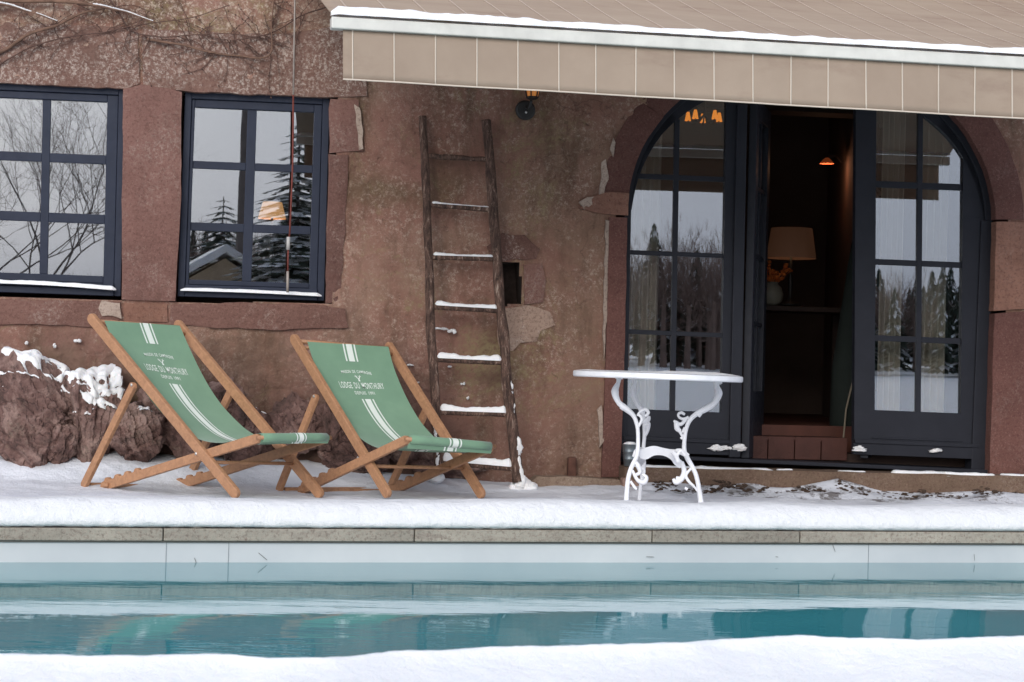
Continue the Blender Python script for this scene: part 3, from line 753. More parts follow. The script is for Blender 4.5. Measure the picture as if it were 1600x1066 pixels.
s_ = MB(); s_.tube([q+ZV*0.06, q+ZV*0.07+ex*0.06, q+ZV*0.03+ex*0.14-wn*0.1], 0.008, 8); build('arm', s_, black_iron, WL)
pl = bpy.data.lights.new('reading_light', 'POINT'); pl.energy = 1.0; pl.color = (1, 0.5, 0.28); pl.shadow_soft_size = 0.03
po = bpy.data.objects.new('reading_light', pl); C.objects.link(po); po.parent = WL; po.location = (0, 0, -0.03)
# ============================================================ setting: pool, terrace, snow
def lerp(a, b, t): return a+(b-a)*t
def interp(pts, x):
    if x <= pts[0][0]: return pts[0][1]
    for (x0, y0), (x1, y1) in zip(pts, pts[1:]):
        if x <= x1:
            t = (x-x0)/(x1-x0); t = t*t*(3-2*t); return y0+(y1-y0)*t
    return pts[-1][1]
# terrace snow height: rises to the wall on the left, dips near the step
def wall_r(t):
    # r of the wall face at pool coordinate t
    p = PP(t, 0, 0); k = (W0-p).dot(wn)/pr.dot(wn); return k
def terr(t, r):
    p = PP(t, r, 0); d = wall_r(t)-r
    left = max(0.0, min(1.0, (-0.2-p.x)/1.6))
    z = 0.010 + 0.022*fbm(p, 2.6, 4, 5) + 0.010*fbm(p, 10, 3, 6)
    rise = interp([(0.0, 1.0), (0.25, 0.75), (0.55, 0.12), (0.8, 0.0)], max(0, d))
    z += rise*lerp(0.045, 0.205, left)*(0.85+0.5*fbm(p, 1.7, 3, 9))
    rt = max(0.0, min(1.0, (p.x-0.3)/0.8)); z += rt*max(0, fbm(p, 4.5, 3, 12)+0.03)*0.17*interp([(0.0, 1.0), (0.9, 0.8), (1.5, 0.0)], max(0, d))
    return z
for_step = lambda x: x
def lip(t, r):
    p = PP(t, 0, 0)
    h = 0.120 + 0.02*fbm(Vector((t, 0, 0)), 1.1, 3, 2) + 0.007*fbm(Vector((t, r, 0)), 5, 3, 3)
    return h*interp([(0.0, 0.9), (0.10, 1.0), (0.22, 1.0), (0.60, 0.35), (1.0, 0.0)], r)
ts = axis(-9, -3.3, 3.9, 9, 0.02, 0.3)
front = []   # the rounded face above the coping: (r offset, height fraction)
prof = [(0.030, 0.0), (0.004, 0.04), (-0.008, 0.12), (-0.006, 0.26), (0.004, 0.42), (0.018, 0.57), (0.036, 0.71), (0.058, 0.84), (0.084, 0.94)]
rs = [0.115+0.025*i for i in range(30)]
x = rs[-1]
while x < 5.2: x += 0.035 if x < 3.9 else 0.4; rs.append(x)
sb = MB()
for t in ts:
    H = max(lip(t, 0.11), terr(t, 0.11))
    for (ro, hf) in prof:
        n_ = 0.010*fbm(Vector((t, hf, 0)), 9, 3, 4) + 0.006*fbm(Vector((t, hf*3, 0)), 40, 3, 8)
        jag = 0.0
        if hf == 0.0: jag = 0.012*noise.noise(Vector((t*22, 2, 0)))+0.008*noise.noise(Vector((t*70, 2, 0)))
        sb.v.append(PP(t, ro - n_, 0.004 + H*hf + jag))
    for r in rs: sb.v.append(PP(t, r, max(terr(t, r), 0)*min(1, (r-0.05)/0.5) + lip(t, r)))
nr = len(prof)+len(rs)
for i in range(len(ts)-1):
    for j in range(nr-1): sb.f.append((i*nr+j, i*nr+j+1, (i+1)*nr+j+1, (i+1)*nr+j)); sb.m.append(0)
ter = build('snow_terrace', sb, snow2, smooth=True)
struct(ter, 'snow-covered terrace between pool and house, with a thick snow roll along the pool edge', 'ground')

# coping stones, each a slab with open joints
joints = [PZ(x, 846, -0.055) for x in (-560, -130, 255, 645, 1011, 1237, 1620, 2050)]
jt = [TR(p)[0] for p in joints]; jt = [-9.0] + jt + [9.0]
cop = thing('pool_coping', PP(0, 0.15, -0.055), 'grey stone coping slabs along the far pool edge under the snow', 'coping')
for a, b in zip(jt, jt[1:]):
    mb = MB(); c = PP((a+b)/2, 0.158, -0.0265); mb.box(c, ((b-a)/2-0.0025, 0.16, 0.0275), (pt, pr, ZV)); build('coping_slab', mb, concrete, cop, bevel=0.004)
# liner wall with vertical seams
liner = N('pool_liner'); lc = liner.ramp(liner.noise(1.5, 5), [(0.3, s2l((186, 190, 192))), (0.7, s2l((204, 206, 206)))])
liner = liner.done(lc, 0.45, None, 0.4)
pw = MB(); pw.box(PP(0, 0.11, -0.80), (9.0, 0.09, 0.744), (pt, pr, ZV))
PWL = build('pool_wall', pw, liner); tag(PWL, 'pale grey pool liner wall above the waterline under the coping', 'pool wall')
for x in (262, 360, 1357):
    q = TR(PZ(x, 860, -0.09))[0]; s_ = MB(); s_.box(PP(q, 0.0195, -0.11), (0.0013, 0.002, 0.055), (pt, pr, ZV)); build('seam', s_, simple('liner_seam', (140, 146, 150)), PWL)
dark_gap = MB(); dark_gap.box(PP(0, 0.017, -0.0585), (9.0, 0.006, 0.0035), (pt, pr, ZV)); build('joint_strip', dark_gap, simple('dark_joint', (104, 100, 94)), PWL)
# other pool walls, floor, water
pb = MB(); pb.box(PP(0, -POOLW-0.1, -0.80), (9.0, 0.1, 0.74), (pt, pr, ZV)); pb.box(PP(9.1, -POOLW/2, -0.8), (0.1, POOLW/2+0.2, 0.74), (pt, pr, ZV)); pb.box(PP(-9.1, -POOLW/2, -0.8), (0.1, POOLW/2+0.2, 0.74), (pt, pr, ZV)); pb.box(PP(0, -POOLW/2, -1.6), (9.2, POOLW/2+0.2, 0.05), (pt, pr, ZV))
struct(build('pool_basin', pb, liner), 'pool basin', 'pool')
wa = MB(); wa.add([PP(-9, -POOLW, WATER), PP(9, -POOLW, WATER), PP(9, 0.02, WATER), PP(-9, 0.02, WATER)], [(0,1,2,3)]); wa.keepn = True
struct(build('water', wa, water), 'calm teal pool water with fine ripples', 'water')
# needles and bits of dry grass stuck to the liner
bits = MB()
for (x0, y0, x1, y1) in [(404, 864, 417, 875), (304, 872, 307, 881), (1301, 851, 1305, 862), (1522, 866, 1523, 876), (1212, 870, 1216, 870.6), (1010, 870, 1022, 870.5)]:
    d0 = ray(x0, y0); d1 = ray(x1, y1)
    def onl(d): t = (PP(0, 0.012, 0)-EYE).dot(pr)/d.dot(pr); return EYE+d*t
    bits.tube([onl(d0), onl(d1)], 0.0011, 4)
tag(build('dry_stalks', bits, simple('dry_stalk', (90, 84, 70), .9)), 'few dry stalks stuck on the pale pool wall', 'stalks', kind='stuff')

# near bank: thick snow, crest traced from its silhouette then carried at its own height
crest = [(-400, 1030), (0, 1022), (200, 1026), (350, 1023), (430, 1029), (500, 1028), (640, 1018), (820, 1011), (980, 1007), (1060, 1005), (1150, 998), (1250, 994), (1340, 998), (1450, 999), (1600, 995), (2000, 992)]
nbk = MB(); xs_ = [-700+10*i for i in range(301)]; NR = 90
for x in xs_:
    yc = interp(crest, x); cz = 0.085
    q = PZ(x, yc, cz); t, r = TR(q)
    for j in range(NR):
        s = j/(NR-1)
        if j < 9:
            a = math.pi/2*(1-j/8.0); rr = r + 0.12*math.sin(a); z = cz - 0.09*(1-math.cos(a))
        else:
            k = (j-8)/(NR-9); rr = r - 4.6*k**1.6
            z = cz - 0.12*min(1, k*4) + 0.016*fbm(PP(t, rr, 0), 1.3, 4, 3)*min(1, k*6)
        z += 0.006*fbm(PP(t, rr, 0), 7, 3, 7)*min(1, 0.3+j/12) + 0.0022*noise.noise(PP(t, rr, 0)*45)
        nbk.v.append(PP(t, rr, z))
for i in range(len(xs_)-1):
    for j in range(NR-1): nbk.f.append((i*NR+j, i*NR+j+1, (i+1)*NR+j+1, (i+1)*NR+j)); nbk.m.append(0)
struct(build('snow_bank', nbk, snow, smooth=True), 'thick untouched snow on the near bank of the pool', 'ground')
nb2 = MB(); nb2.box(PP(0, -POOLW-0.35, -0.10), (9.0, 0.24, 0.055), (pt, pr, ZV)); struct(build('near_coping', nb2, concrete), 'near pool coping buried under snow', 'coping')
# the field all round, one sheet with a hole for pool and terrace
gf = MB(); OUT = 900
inn = [(-9.3, -POOLW-0.6), (9.3, -POOLW-0.6), (9.3, 5.1), (-9.3, 5.1)]
rings = [0, 3, 10, 30, 80, 200, OUT]
def rr_pt(k, q):  # ring k, param q 0..1 round the rectangle
    e = rings[k]; c0 = [(-9.3-e, -POOLW-0.6-e), (9.3+e, -POOLW-0.6-e), (9.3+e, 5.1+e), (-9.3-e, 5.1+e)]
    s = q*4; i = int(s) % 4; f = s-int(s); a, b = c0[i], c0[(i+1) % 4]; return (lerp(a[0], b[0], f), lerp(a[1], b[1], f))
NQ = 96
for k in range(len(rings)):
    for q in range(NQ):
        t, r = rr_pt(k, q/NQ); e = rings[k]; d = max(0, -r-12)
        z = -0.03 + (0 if k == 0 else 0.10*noise.noise(Vector((t*0.2, r*0.2, 0)))) - 0.05 + min(9.0, max(0, d-10)*0.028) + (2.5*fbm(Vector((t, r, 0)), 0.02, 3, 3) if d > 30 else 0)
        gf.v.append(PP(t, r, z))
for k in range(len(rings)-1):
    for q in range(NQ): gf.f.append((k*NQ+q, k*NQ+(q+1) % NQ, (k+1)*NQ+(q+1) % NQ, (k+1)*NQ+q)); gf.m.append(0)
struct(build('snow_field', gf, snow, smooth=True), 'snowy ground and meadow around the house', 'ground')

# ------------------------------------------------ door step
st_ = MB()
def stepbox(x0, x1, ytop, ydn, offf, th, name, m_, lab=None):
    a0, zt = AB(x0, ytop[0]); a1, zt1 = AB(x1, ytop[1]); zb = -0.15
    mb = MB(); n = 24
    def fn(u, v):
        a = lerp(a0, a1, u); zt_ = lerp(zt, zt1, u) + 0.006*noise.noise(Vector((a*6, 1, v)))
        if v < 0.5: return WP(a, lerp(zb, zt_, v/0.5*1.0), offf + 0.008*fbm(Vector((a, v*0.6, 0)), 6, 3, 2))
        return WP(a, zt_, lerp(offf, offf-th, (v-0.5)/0.5))
    mb.grid(fn, 60, 13)
    mb.add([WP(a0, zb, offf), WP(a0, zt, offf), WP(a0, zt, offf-th), WP(a0, zb, offf-th), WP(a1, zb, offf), WP(a1, zt1, offf), WP(a1, zt1, offf-th), WP(a1, zb, offf-th)], [(0,1,2,3), (7,6,5,4)])
    return build(name, mb, m_, None, smooth=False, label=lab)
S1 = stepbox(966, 1700, (727, 744), 760, 0.20, 0.36, 'door_step', sand_step)
tag(S1, 'long mossy stone step below the arched door', 'step')
# flat stone slab against the wall foot, with a stub of post beside it
def slab3(name, poly, off, th, m_, lab, cat_, amp=1.5, bev=0.008):
    mb = MB(); mb.prism([WP(*AB(*p), off) for p in jitter(poly, 12, amp, 3)], -wn*th); o = build(name, mb, m_, None, bevel=bev); return tag(o, lab, cat_)
slab3('stone_slab', [(822, 752), (834, 742), (900, 743), (962, 748), (966, 760), (960, 775), (822, 775)], 0.16, 0.15, mat_sand('pale_slab', (150, 130, 112), 0.5, 0.4), 'pale stone slab lying along the wall foot right of ladder', 'stone slab')
slab3('broken_stone', [(962, 745), (970, 742), (986, 752), (990, 762), (980, 772), (964, 765)], 0.22, 0.08, mat_sand('broken_slab', (160, 132, 118), 0.3, 0.2), 'small pale broken stone at the corner of the door step', 'stone')
slab3('post_stub', [(886, 714), (899, 714), (899, 750), (885, 750)], 0.05, 0.06, simple('rusty_stub', (86, 58, 48), 0.9, 0.3, 20, 0.4), 'short rusty brown stub set at the wall foot', 'post', 0.6)

# ------------------------------------------------ rocks at the wall foot
rockm = N('purple_grey_rock')
rc = rockm.ramp(rockm.noise(3.5, 8, 0.7, dist=0.8), [(0.32, s2l((70, 58, 53))), (0.48, s2l((118, 91, 84))), (0.6, s2l((156, 130, 120))), (0.72, s2l((90, 76, 68)))])
rc = rockm.mix(rockm.ramp(rockm.noise(24, 8, 0.8), [(0.36, 0.8), (0.48, 0.0)]), rc, s2l((52, 42, 40)))
rc = rockm.mix(rockm.math('MULTIPLY', rockm.ramp(rockm.noise(2.4, 6, 0.7), [(0.55, 0.0), (0.68, 0.7)]), rockm.ramp(rockm.noise(60, 6, 0.8), [(0.45, 0.0), (0.55, 1.0)])), rc, s2l((146, 132, 116)))
rockm = rockm.done(rc, 0.9, rockm.bump(rockm.noise(30, 7, 0.75), 0.9, 0.02, rockm.bump(rockm.vor(7, vec=rockm.pos((1.6, 1.6, 0.7), (0.3, 0.5, 0))), 0.8, 0.05)), 0.2)
def rock(px, py, hw, hh, depth, off, seed, lab, planes=46, tilt=0.0):
    c = PW(px, py, off); s_ = FPX/c.y; rx = hw/s_; rz = hh/s_
    rnd = random.Random(seed); bm = bmesh.new(); bmesh.ops.create_icosphere(bm, subdivisions=6 if hw > 61 else 5, radius=1.25)
    pls = []
    for k in range(planes):
        d = Vector((rnd.gauss(0, 1), rnd.gauss(0, 1), rnd.gauss(0, 0.8))).normalized(); pls.append((d, rnd.uniform(0.62, 1.0)))
    sd1 = Vector((rnd.uniform(.6, 1), rnd.uniform(-.3, .3), rnd.uniform(-.5, .5))).normalized(); sd2 = Vector((rnd.uniform(-.4, .4), rnd.uniform(-.2, .2), 1)).normalized()
    for v in bm.verts:
        p = v.co
        for d, h in pls:
            e = p.dot(d)-h
            if e > 0: p -= d*e
        q = p.copy(); dn = q.normalized(); w1 = q.dot(sd1)*3.1 + 0.9*fbm(q, 1.3, 3, seed); w2 = q.dot(sd2)*2.3 + 0.9*fbm(q, 1.5, 3, seed+3); w3 = q.dot(sd1)*8.3 + fbm(q, 3, 3, seed+5)
        c1 = w1-math.floor(w1); c2 = w2-math.floor(w2); c3 = w3-math.floor(w3)
        p += dn*(0.05*fbm(q, 2.2, 3, seed) + 0.13*(c1-0.5)*(0.6+fbm(q, 1.1, 2, seed+8)) + 0.08*(c2-0.5) + 0.035*(c3-0.5) + 0.035*fbm(q, 8, 4, seed+4))
        v.co = p
    ct, sn = math.cos(tilt), math.sin(tilt); mb = MB(); bm.verts.index_update()
    vs = []
    for v in bm.verts:
        x, y, z = v.co; x, z = x*ct+z*sn, -x*sn+z*ct
        vs.append(c + ex*x*rx - wn*y*depth + ZV*z*rz)
    mb.add(vs, [tuple(v.index for v in f.verts) for f in bm.faces]); bm.free()
    o = build('rock', mb, rockm, None, smooth=False)
    tag(o, lab, 'rock', 'rocks at the foot of the wall'); return mb
def capsnow(mbr, zmin, seed, nz=0.35, thr=-0.05, name='snow_cap', lab='', lift=0.018, sc_=9):
    """puffy snow lying on the upper faces of a rock"""
    nv = [Vector((0,0,0)) for _ in mbr.v]; cen = sum(mbr.v, Vector())/len(mbr.v)
    for f in mbr.f:
        n_ = (mbr.v[f[1]]-mbr.v[f[0]]).cross(mbr.v[f[2]]-mbr.v[f[0]])
        if n_.dot(mbr.v[f[0]]-cen) < 0: n_ = -n_
        for i in f: nv[i] += n_
    msk = []
    for v, n_ in zip(mbr.v, nv):
        n_.normalize(); g = (n_.z-nz)*1.6 + 1.5*fbm(v, sc_, 4, seed) - thr + min(0, (v.z-zmin)*6); msk.append(max(-1, min(1, g*2.2)))
    out = MB(); idx = {}
    for f in mbr.f:
        if max(msk[i] for i in f) <= 0: continue
        for i in f:
            if i not in idx:
                idx[i] = len(out.v); m_ = msk[i]; h = 1.5*lift*math.sqrt(m_)*(1.0+0.7*fbm(mbr.v[i], 22, 3, seed+1)) if m_ > 0 else -0.006
                out.v.append(mbr.v[i] + nv[i]*h + ZV*(h if h > 0 else 0)*0.8)
        out.f.append(tuple(idx[i] for i in f)); out.m.append(0)
    if out.v:
        o = build(name, out, snow, None, smooth=True); tag(o, lab, 'snow', kind='stuff'); md = o.modifiers.new('settle', 'SMOOTH'); md.factor = 0.5; md.iterations = 6
r1 = rock(52, 645, 104, 100, 0.30, 0.12, 11, 'largest pinkish rock at the left edge with snow along its top')
r2 = rock(150, 648, 66, 92, 0.26, 0.14, 5, 'upright dark rock behind the first chair leg, snow on top', tilt=0.25)
r3 = rock(212, 672, 66, 62, 0.25, 0.16, 8, 'slanting grey rock seen through the first deck chair', tilt=-0.5)
r4 = rock(300, 680, 60, 60, 0.2, 0.10, 21, 'low rock under the seat of the first deck chair')
r5 = rock(385, 680, 60, 56, 0.2, 0.06, 31, 'dark rock between the two deck chairs', tilt=0.3)
r6 = rock(462, 672, 60, 52, 0.2, 0.05, 41, 'rounded rock right of the first chair front bar', tilt=-0.2)
r7 = rock(560, 706, 70, 48, 0.16, 0.05, 51, 'low rock under the second deck chair')
rock(100, 690, 44, 40, 0.2, 0.24, 71, 'small rock in front of the large left rock, at snow level', tilt=0.2)
rock(252, 642, 56, 60, 0.2, 0.05, 81, 'rock behind the near rail of the first deck chair', tilt=0.5)
rock(345, 640, 50, 50, 0.15, 0.0, 91, 'upper rock behind the green canvas edge of the first chair', tilt=-0.3)
rock(515, 668, 44, 50, 0.15, 0.03, 95, 'small rock behind the rear leg of the second deck chair', tilt=0.2)
rock(640, 690, 44, 44, 0.12, 0.02, 97, 'dark rock seen through the frame of the second deck chair', tilt=0.2)
r8 = rock(700, 722, 80, 28, 0.12, 0.03, 61, 'small flat rock at the ladder foot')
capsnow(r1, PW(0, 572, 0.1).z, 3, 0.45, 0.0, lab='snow lying along the top of the large left rock', lift=0.013)
capsnow(r2, PW(0, 620, 0.1).z, 5, 0.35, 0.0, lab='snow clumps on the upright dark rock', lift=0.012)
capsnow(r3, PW(0, 700, 0.1).z, 6, 0.75, 0.45, lab='thin snow in the cracks of the slanting rock', lift=0.010)
capsnow(r5, PW(0, 680, 0.1).z, 7, 0.8, 0.3, lab='flecks of snow on the rock between the chairs', lift=0.008)
# soil and leaf crumbs by the step
soil = MB(); rnd = random.Random(4)
for k in range(700):
    x = rnd.uniform(1000, 1330) if k < 520 else rnd.uniform(1330, 1600); y = rnd.gauss(768, 6) if k < 520 else rnd.uniform(758, 775)
    p = PW(x, y, 0.24+rnd.random()*0.25); tt, rr = TR(p); z = max(terr(tt, rr), 0)
    s = rnd.uniform(0.004, 0.013); soil.blob((p.x, p.y, z+s*0.3), s*1.4, s, s*0.6, sub=1, amp=0.5, seed=k)
tag(build('soil_crumbs', soil, simple('dark_soil', (70, 56, 46), 0.95, 0.5, 30)), 'dark soil and leaf crumbs scattered on the snow by the step', 'soil', kind='stuff')
# snow ridge helper and the small snow strips
def ridge(mb, path, wd, ht, n=5, amp=0.35, seed=0, back=wn):
    """half-round snow strip on a path; wd/ht may be lists"""
    pts = cat_curve(path, n) if len(path) > 2 else [Vector(path[0]).lerp(Vector(path[1]), i/24) for i in range(25)]
    k = len(pts); vs = []; fs = []; M_ = 9
    for i, p in enumerate(pts):
        e = min(1.0, (i+0.35)/2.5, (k-1-i+0.35)/2.5); s = 1+amp*1.6*fbm(p, 11, 3, seed)
        t = (pts[min(i+1, k-1)]-pts[max(i-1, 0)]).normalized(); sd = t.cross(ZV).normalized()
        for j in range(M_):
            a = math.pi*j/(M_-1); vs.append(p + sd*math.cos(a)*wd*0.5*e + ZV*(math.sin(a)*ht*s*e - (0.006 if j in (0, M_-1) else 0)))
    for i in range(k-1):
        for j in range(M_-1): fs.append((i*M_+j, i*M_+j+1, (i+1)*M_+j+1, (i+1)*M_+j))
    mb.add(vs, fs); return mb
def dots(mb, x0, x1, y0, y1, off, z0, wd, ht, seed):
    pass
ss = MB()
def sillpt(x, y, off): return WP(*AB(x, y), off)
for (x0, y0, x1, y1, off, wd, ht) in [(975, 728, 1200, 734, 0.14, 0.09, 0.016), (1205, 733, 1230, 734, 0.12, 0.05, 0.01), (1380, 736, 1470, 739, 0.15, 0.08, 0.014), (1455, 740, 1540, 741.5, 0.17, 0.06, 0.018), (1548, 742, 1600, 743, 0.15, 0.07, 0.016), (1300, 735.5, 1345, 736.5, 0.1, 0.04, 0.008)]:
    ridge(ss, [sillpt(x0, y0, off), sillpt((x0+x1)/2, (y0+y1)/2, off), sillpt(x1, y1, off)], wd, ht, 12, 0.5, x0)
tag(build('step_snow', ss, snow, None, smooth=True), 'thin strips of snow lying on the door step', 'snow', kind='stuff')
ss = MB(); ridge(ss, [bil(W1, 0.05, 0.955, -0.0), bil(W1, 0.5, 0.956, -0.0), bil(W1, 0.97, 0.968, -0.0)], 0.05, 0.018, 20, 0.3, 2)
tag(build('sill_snow', ss, snow, None, smooth=True), 'thin line of snow on the left window sill', 'snow', kind='stuff')
ss = MB(); ridge(ss, [bil(W2, 0.02, 0.968, -0.0), bil(W2, 0.5, 0.968, -0.0), bil(W2, 0.98, 0.975, -0.0)], 0.05, 0.014, 20, 0.3, 5)
tag(build('sill_snow', ss, snow, None, smooth=True), 'thin line of snow on the second window sill', 'snow', kind='stuff')
ss = MB()
for (x, y, w_, h_, off) in [(1130, 700, 0.13, 0.02, -0.06), (1160, 699, 0.05, 0.028, -0.055), (1346, 702, 0.045, 0.022, -0.05), (1466, 705, 0.045, 0.012, -0.055)]:
    for k in range(7): ss.blob(WP(*AB(x+random.uniform(-.5, .5)*w_*250, y+random.uniform(-3, 3)), off), 0.026*random.uniform(.5, 1.3), 0.010, h_*0.45*random.uniform(.5, 1.3), sub=3, amp=0.7, seed=k+x)
tag(build('door_snow', ss, snow, None, smooth=True), 'snow splashes stuck to the bottom of the door leaves', 'snow', kind='stuff')
# ============================================================ deck chairs
green = N('green_canvas'); gcol = green.ramp(green.noise(5, 5, 0.6), [(0.3, s2l((113, 146, 120))), (0.7, s2l((124, 157, 129)))])
wv = green.new('ShaderNodeTexWave'); wv.inputs['Scale'].default_value = 140; green.link(green.tc.outputs['Object'], wv.inputs[0])
green.b.inputs['Sheen Weight'].default_value = 0.2
green = green.done(gcol, 0.85, green.bump(green.noise(240, 3, 0.6), 0.25, 0.002), 0.2)
print_m = simple('white_fabric_print', (226, 232, 222), 0.85, 0.03, 10)
bolt_m = simple('steel_bolt', (190, 190, 186), 0.35, 0.1, 30, 0, 30, 0.5, 0.8)
def beam(mb, p0, p1, w_, th, side, round0=True, round1=True, e0=0.0, e1=0.0):
    """flat rail: w_ across, th along side; rounded ends"""
    d = (p1-p0).normalized(); side = (side-d*side.dot(d)).normalized(); nrm = d.cross(side)
    p0 = p0-d*e0; p1 = p1+d*e1; r = w_/2; poly = []
    n = 6
    if round1: poly += [p1 - d*r*0.9 + d*math.cos(a)*r*0.9 + nrm*math.sin(a)*r for a in [math.pi/2-math.pi*k/n for k in range(n+1)]]
    else: poly += [p1+nrm*r, p1-nrm*r]
    if round0: poly += [p0 + d*r*0.9 - d*math.cos(a)*r*0.9 + nrm*math.sin(a)*r for a in [-math.pi/2+math.pi*k/n for k in range(n+1)]]
    else: poly += [p0-nrm*r, p0+nrm*r]
    poly = [q - side*th/2 for q in poly]
    mb.prism(poly, side*th); return mb
def text_mesh(txt, size, xs=1.0, arc=0.0, bold=0.0):
    """list of (verts2d, faces); text centred on x, baseline 0"""
    cu_ = bpy.data.curves.new('txt', 'FONT'); cu_.body = txt; cu_.size = 1.0; cu_.align_x = 'CENTER'; cu_.offset = bold; cu_.resolution_u = 3; cu_.space_character = 1.12; cu_.space_word = 1.7
    o = bpy.data.objects.new('txt', cu_); C.objects.link(o); dg = bpy.context.evaluated_depsgraph_get(); me = bpy.data.meshes.new_from_object(o.evaluated_get(dg))
    vs = [(v.co.x*size*xs, v.co.y*size) for v in me.vertices]; fs = [tuple(p.vertices) for p in me.polygons]
    bpy.data.objects.remove(o); bpy.data.curves.remove(cu_); bpy.data.meshes.remove(me)
    if arc:
        vs = [(x, y - arc*x*x) for x, y in vs]
    return vs, fs
def deckchair(D, label):
    dx0, dx1, dT, dF, dD = D['depth']
    dep = lambda x: dT + (dF-dT)*(x-dx0)/(dx1-dx0)
    near_top = P(*D['nr'][0], dep(D['nr'][0][0])); near_foot = P(*D['nr'][1], dep(D['nr'][1][0]))
    far_top = P(*D['fr'][0], dep(D['nr'][0][0])+dD); far_foot = P(*D['fr'][1], dep(D['nr'][1][0])+dD)
    side = ((far_top-near_top)+(far_foot-near_foot)).normalized()
    root = thing('deck_chair', ((near_foot+far_foot)/2), label, 'deck chair', 'deck chairs on the snowy terrace')
    root.location.z = min(near_foot.z, far_foot.z)
    W_, T_ = 0.058, 0.028
    m_ = MB(); beam(m_, near_top, near_foot, W_, T_, side); build('back_rail', m_, teak, root, bevel=0.004)
    m_ = MB(); beam(m_, far_top, far_foot, W_, T_, side); build('back_rail', m_, teak, root, bevel=0.004)
    def on(px, py, base, far=False):   # depth on the chair's side plane
        return P(px, py, base + (dD if far else 0))
    # struts
    sn0 = on(*D['sn'][0], dep(D['sn'][0][0])); sn1 = P(*D['sn'][1], D['sd']); sf0 = on(*D['sf'][0], dep(D['sn'][0][0]), True); sf1 = P(*D['sf'][1], D['sd']+dD)
    m_ = MB(); beam(m_, sn0-side*0.03, sn1-side*0.03, 0.048, 0.026, side, e0=0.012); build('strut', m_, teak, root, bevel=0.004)
    m_ = MB(); beam(m_, sf0+side*0.03, sf1+side*0.03, 0.048, 0.026, side, e0=0.012); build('strut', m_, teak, root, bevel=0.004)
    # seat rails, notched at the rear
    a0 = P(*D['an'][0], D['ad'][0]); a1 = P(*D['an'][1], D['ad'][1]); b0 = P(*D['af'][0], D['ad'][0]+dD); b1 = P(*D['af'][1], D['ad'][1]+dD)
    for p0, p1, s in ((a0, a1, 1), (b0, b1, -1)):
        o_ = side*0.030*s
        m_ = MB(); beam(m_, p0+o_, p1+o_, 0.052, 0.026, side)
        d = (p1-p0).normalized(); n_ = d.cross(side).normalized(); n_ = n_ if n_.z > 0 else -n_
        for k in range(4):
            q = p1 + o_ - d*(0.06+0.085*k) + n_*0.028; m_.prism([q-side*0.013+d*0.03-n_*0.01, q-side*0.013+d*0.012+n_*0.014, q-side*0.013-d*0.012+n_*0.014, q-side*0.013-d*0.03-n_*0.01], side*0.026)
        build('seat_rail', m_, teak, root, bevel=0.004)
    # cross bars
    def bar(p, q, r_, name='crossbar', w2=None):
        m_ = MB()
        if w2: beam(m_, p, q, w2, r_, ZV, False, False)
        else: m_.tube([p, p.lerp(q, 0.5), q], r_, 12)
        build(name, m_, teak, root, smooth=not w2, bevel=0.003 if w2 else 0)
    bar(near_top.lerp(near_foot, 0.035), far_top.lerp(far_foot, 0.035), 0.013)
    bar(near_top.lerp(near_foot, 0.075), far_top.lerp(far_foot, 0.075), 0.010)
    bar(a0+side*0.01, b0-side*0.01, 0.012)
    bar(a1.lerp(a0, 0.05), b1.lerp(b0, 0.05), 0.024, w2=0.04)
    bar(sn1.lerp(sn0, 0.03), sf1.lerp(sf0, 0.03), 0.022, w2=0.035)
    bar(near_foot.lerp(near_top, 0.18)+side*0.01, far_foot.lerp(far_top, 0.18)-side*0.01, 0.010)
    # bolts
    def bolt(p, s):
        m_ = MB(); m_.lathe(p, [(0.009, 0), (0.009, 0.004), (0.005, 0.007)], 12, ax=-side*s); build('bolt', m_, bolt_m, root)
    bolt(sn0-side*0.043, 1)
    cn = on(*D['cross'], dep(D['cross'][0])); bolt(cn-side*0.014, 1)
    bolt(far_top.lerp(far_foot, (D['cross'][1]-D['nr'][0][1])/(D['nr'][1][1]-D['nr'][0][1]))-side*0.014, 1)
    # sling
    xN0 = D['N'][0][0]; nn = len(D['N'])
    xe = max(p[0] for p in D['N'])
    dpn = [D['fd'][0] + (D['fd'][1]-D['fd'][0])*(p[0]-xN0)/(xe-xN0) for p in D['N']]
    Np = [P(*p, d_) for p, d_ in zip(D['N'], dpn)]; Fp = [P(*p, d_+dD*0.86) for p, d_ in zip(D['F'], dpn)]
    for i in range(nn-4):     # a straight weft: keep both edges roughly level with each other
        pass
    def S(u, s, off=0.0):
        a = sample(Np, s); b = sample(Fp, s); q = a.lerp(b, u)
        q2 = sample(Np, min(nn-1, s+0.05)).lerp(sample(Fp, min(nn-1, s+0.05)), u); q1 = sample(Np, max(0, s-0.05)).lerp(sample(Fp, max(0, s-0.05)), u)
        t = (q2-q1).normalized(); n_ = t.cross((b-a).normalized()).normalized()
        n_ = -n_ if n_.y > 0 or (abs(n_.y) < .2 and n_.z < 0) else n_
        sag = 4*u*(1-u)*0.012*min(1, s)*max(0, min(1, (nn-4-s)/2))
        return q - n_*sag + n_*off
    fb = MB(); NU, NV = 14, (nn-1)*6+1
    fb.grid(lambda u, v: S(u, v*(nn-1), 0.0), NU, NV)
    # top hem folded over the bar
    sl_ = fb
    # stripes and lettering
    U = lambda x: D['uc'] + x
    def stripe(s0, s1, u0, u1):
        k = max(2, int((s1-s0)*6)); sl_.grid(lambda u, v: S(u0+(u1-u0)*u, s0+(s1-s0)*v, 0.0022), 2, k+1, 1)
    for (s0, s1, du) in ((0.0, 0.85, -0.03), (2.55, nn-1, 0.0)):
        stripe(s0, s1, U(-0.036), U(0.036)); stripe(s0, s1, U(-0.076), U(-0.058)); stripe(s0, s1, U(0.058), U(0.076))
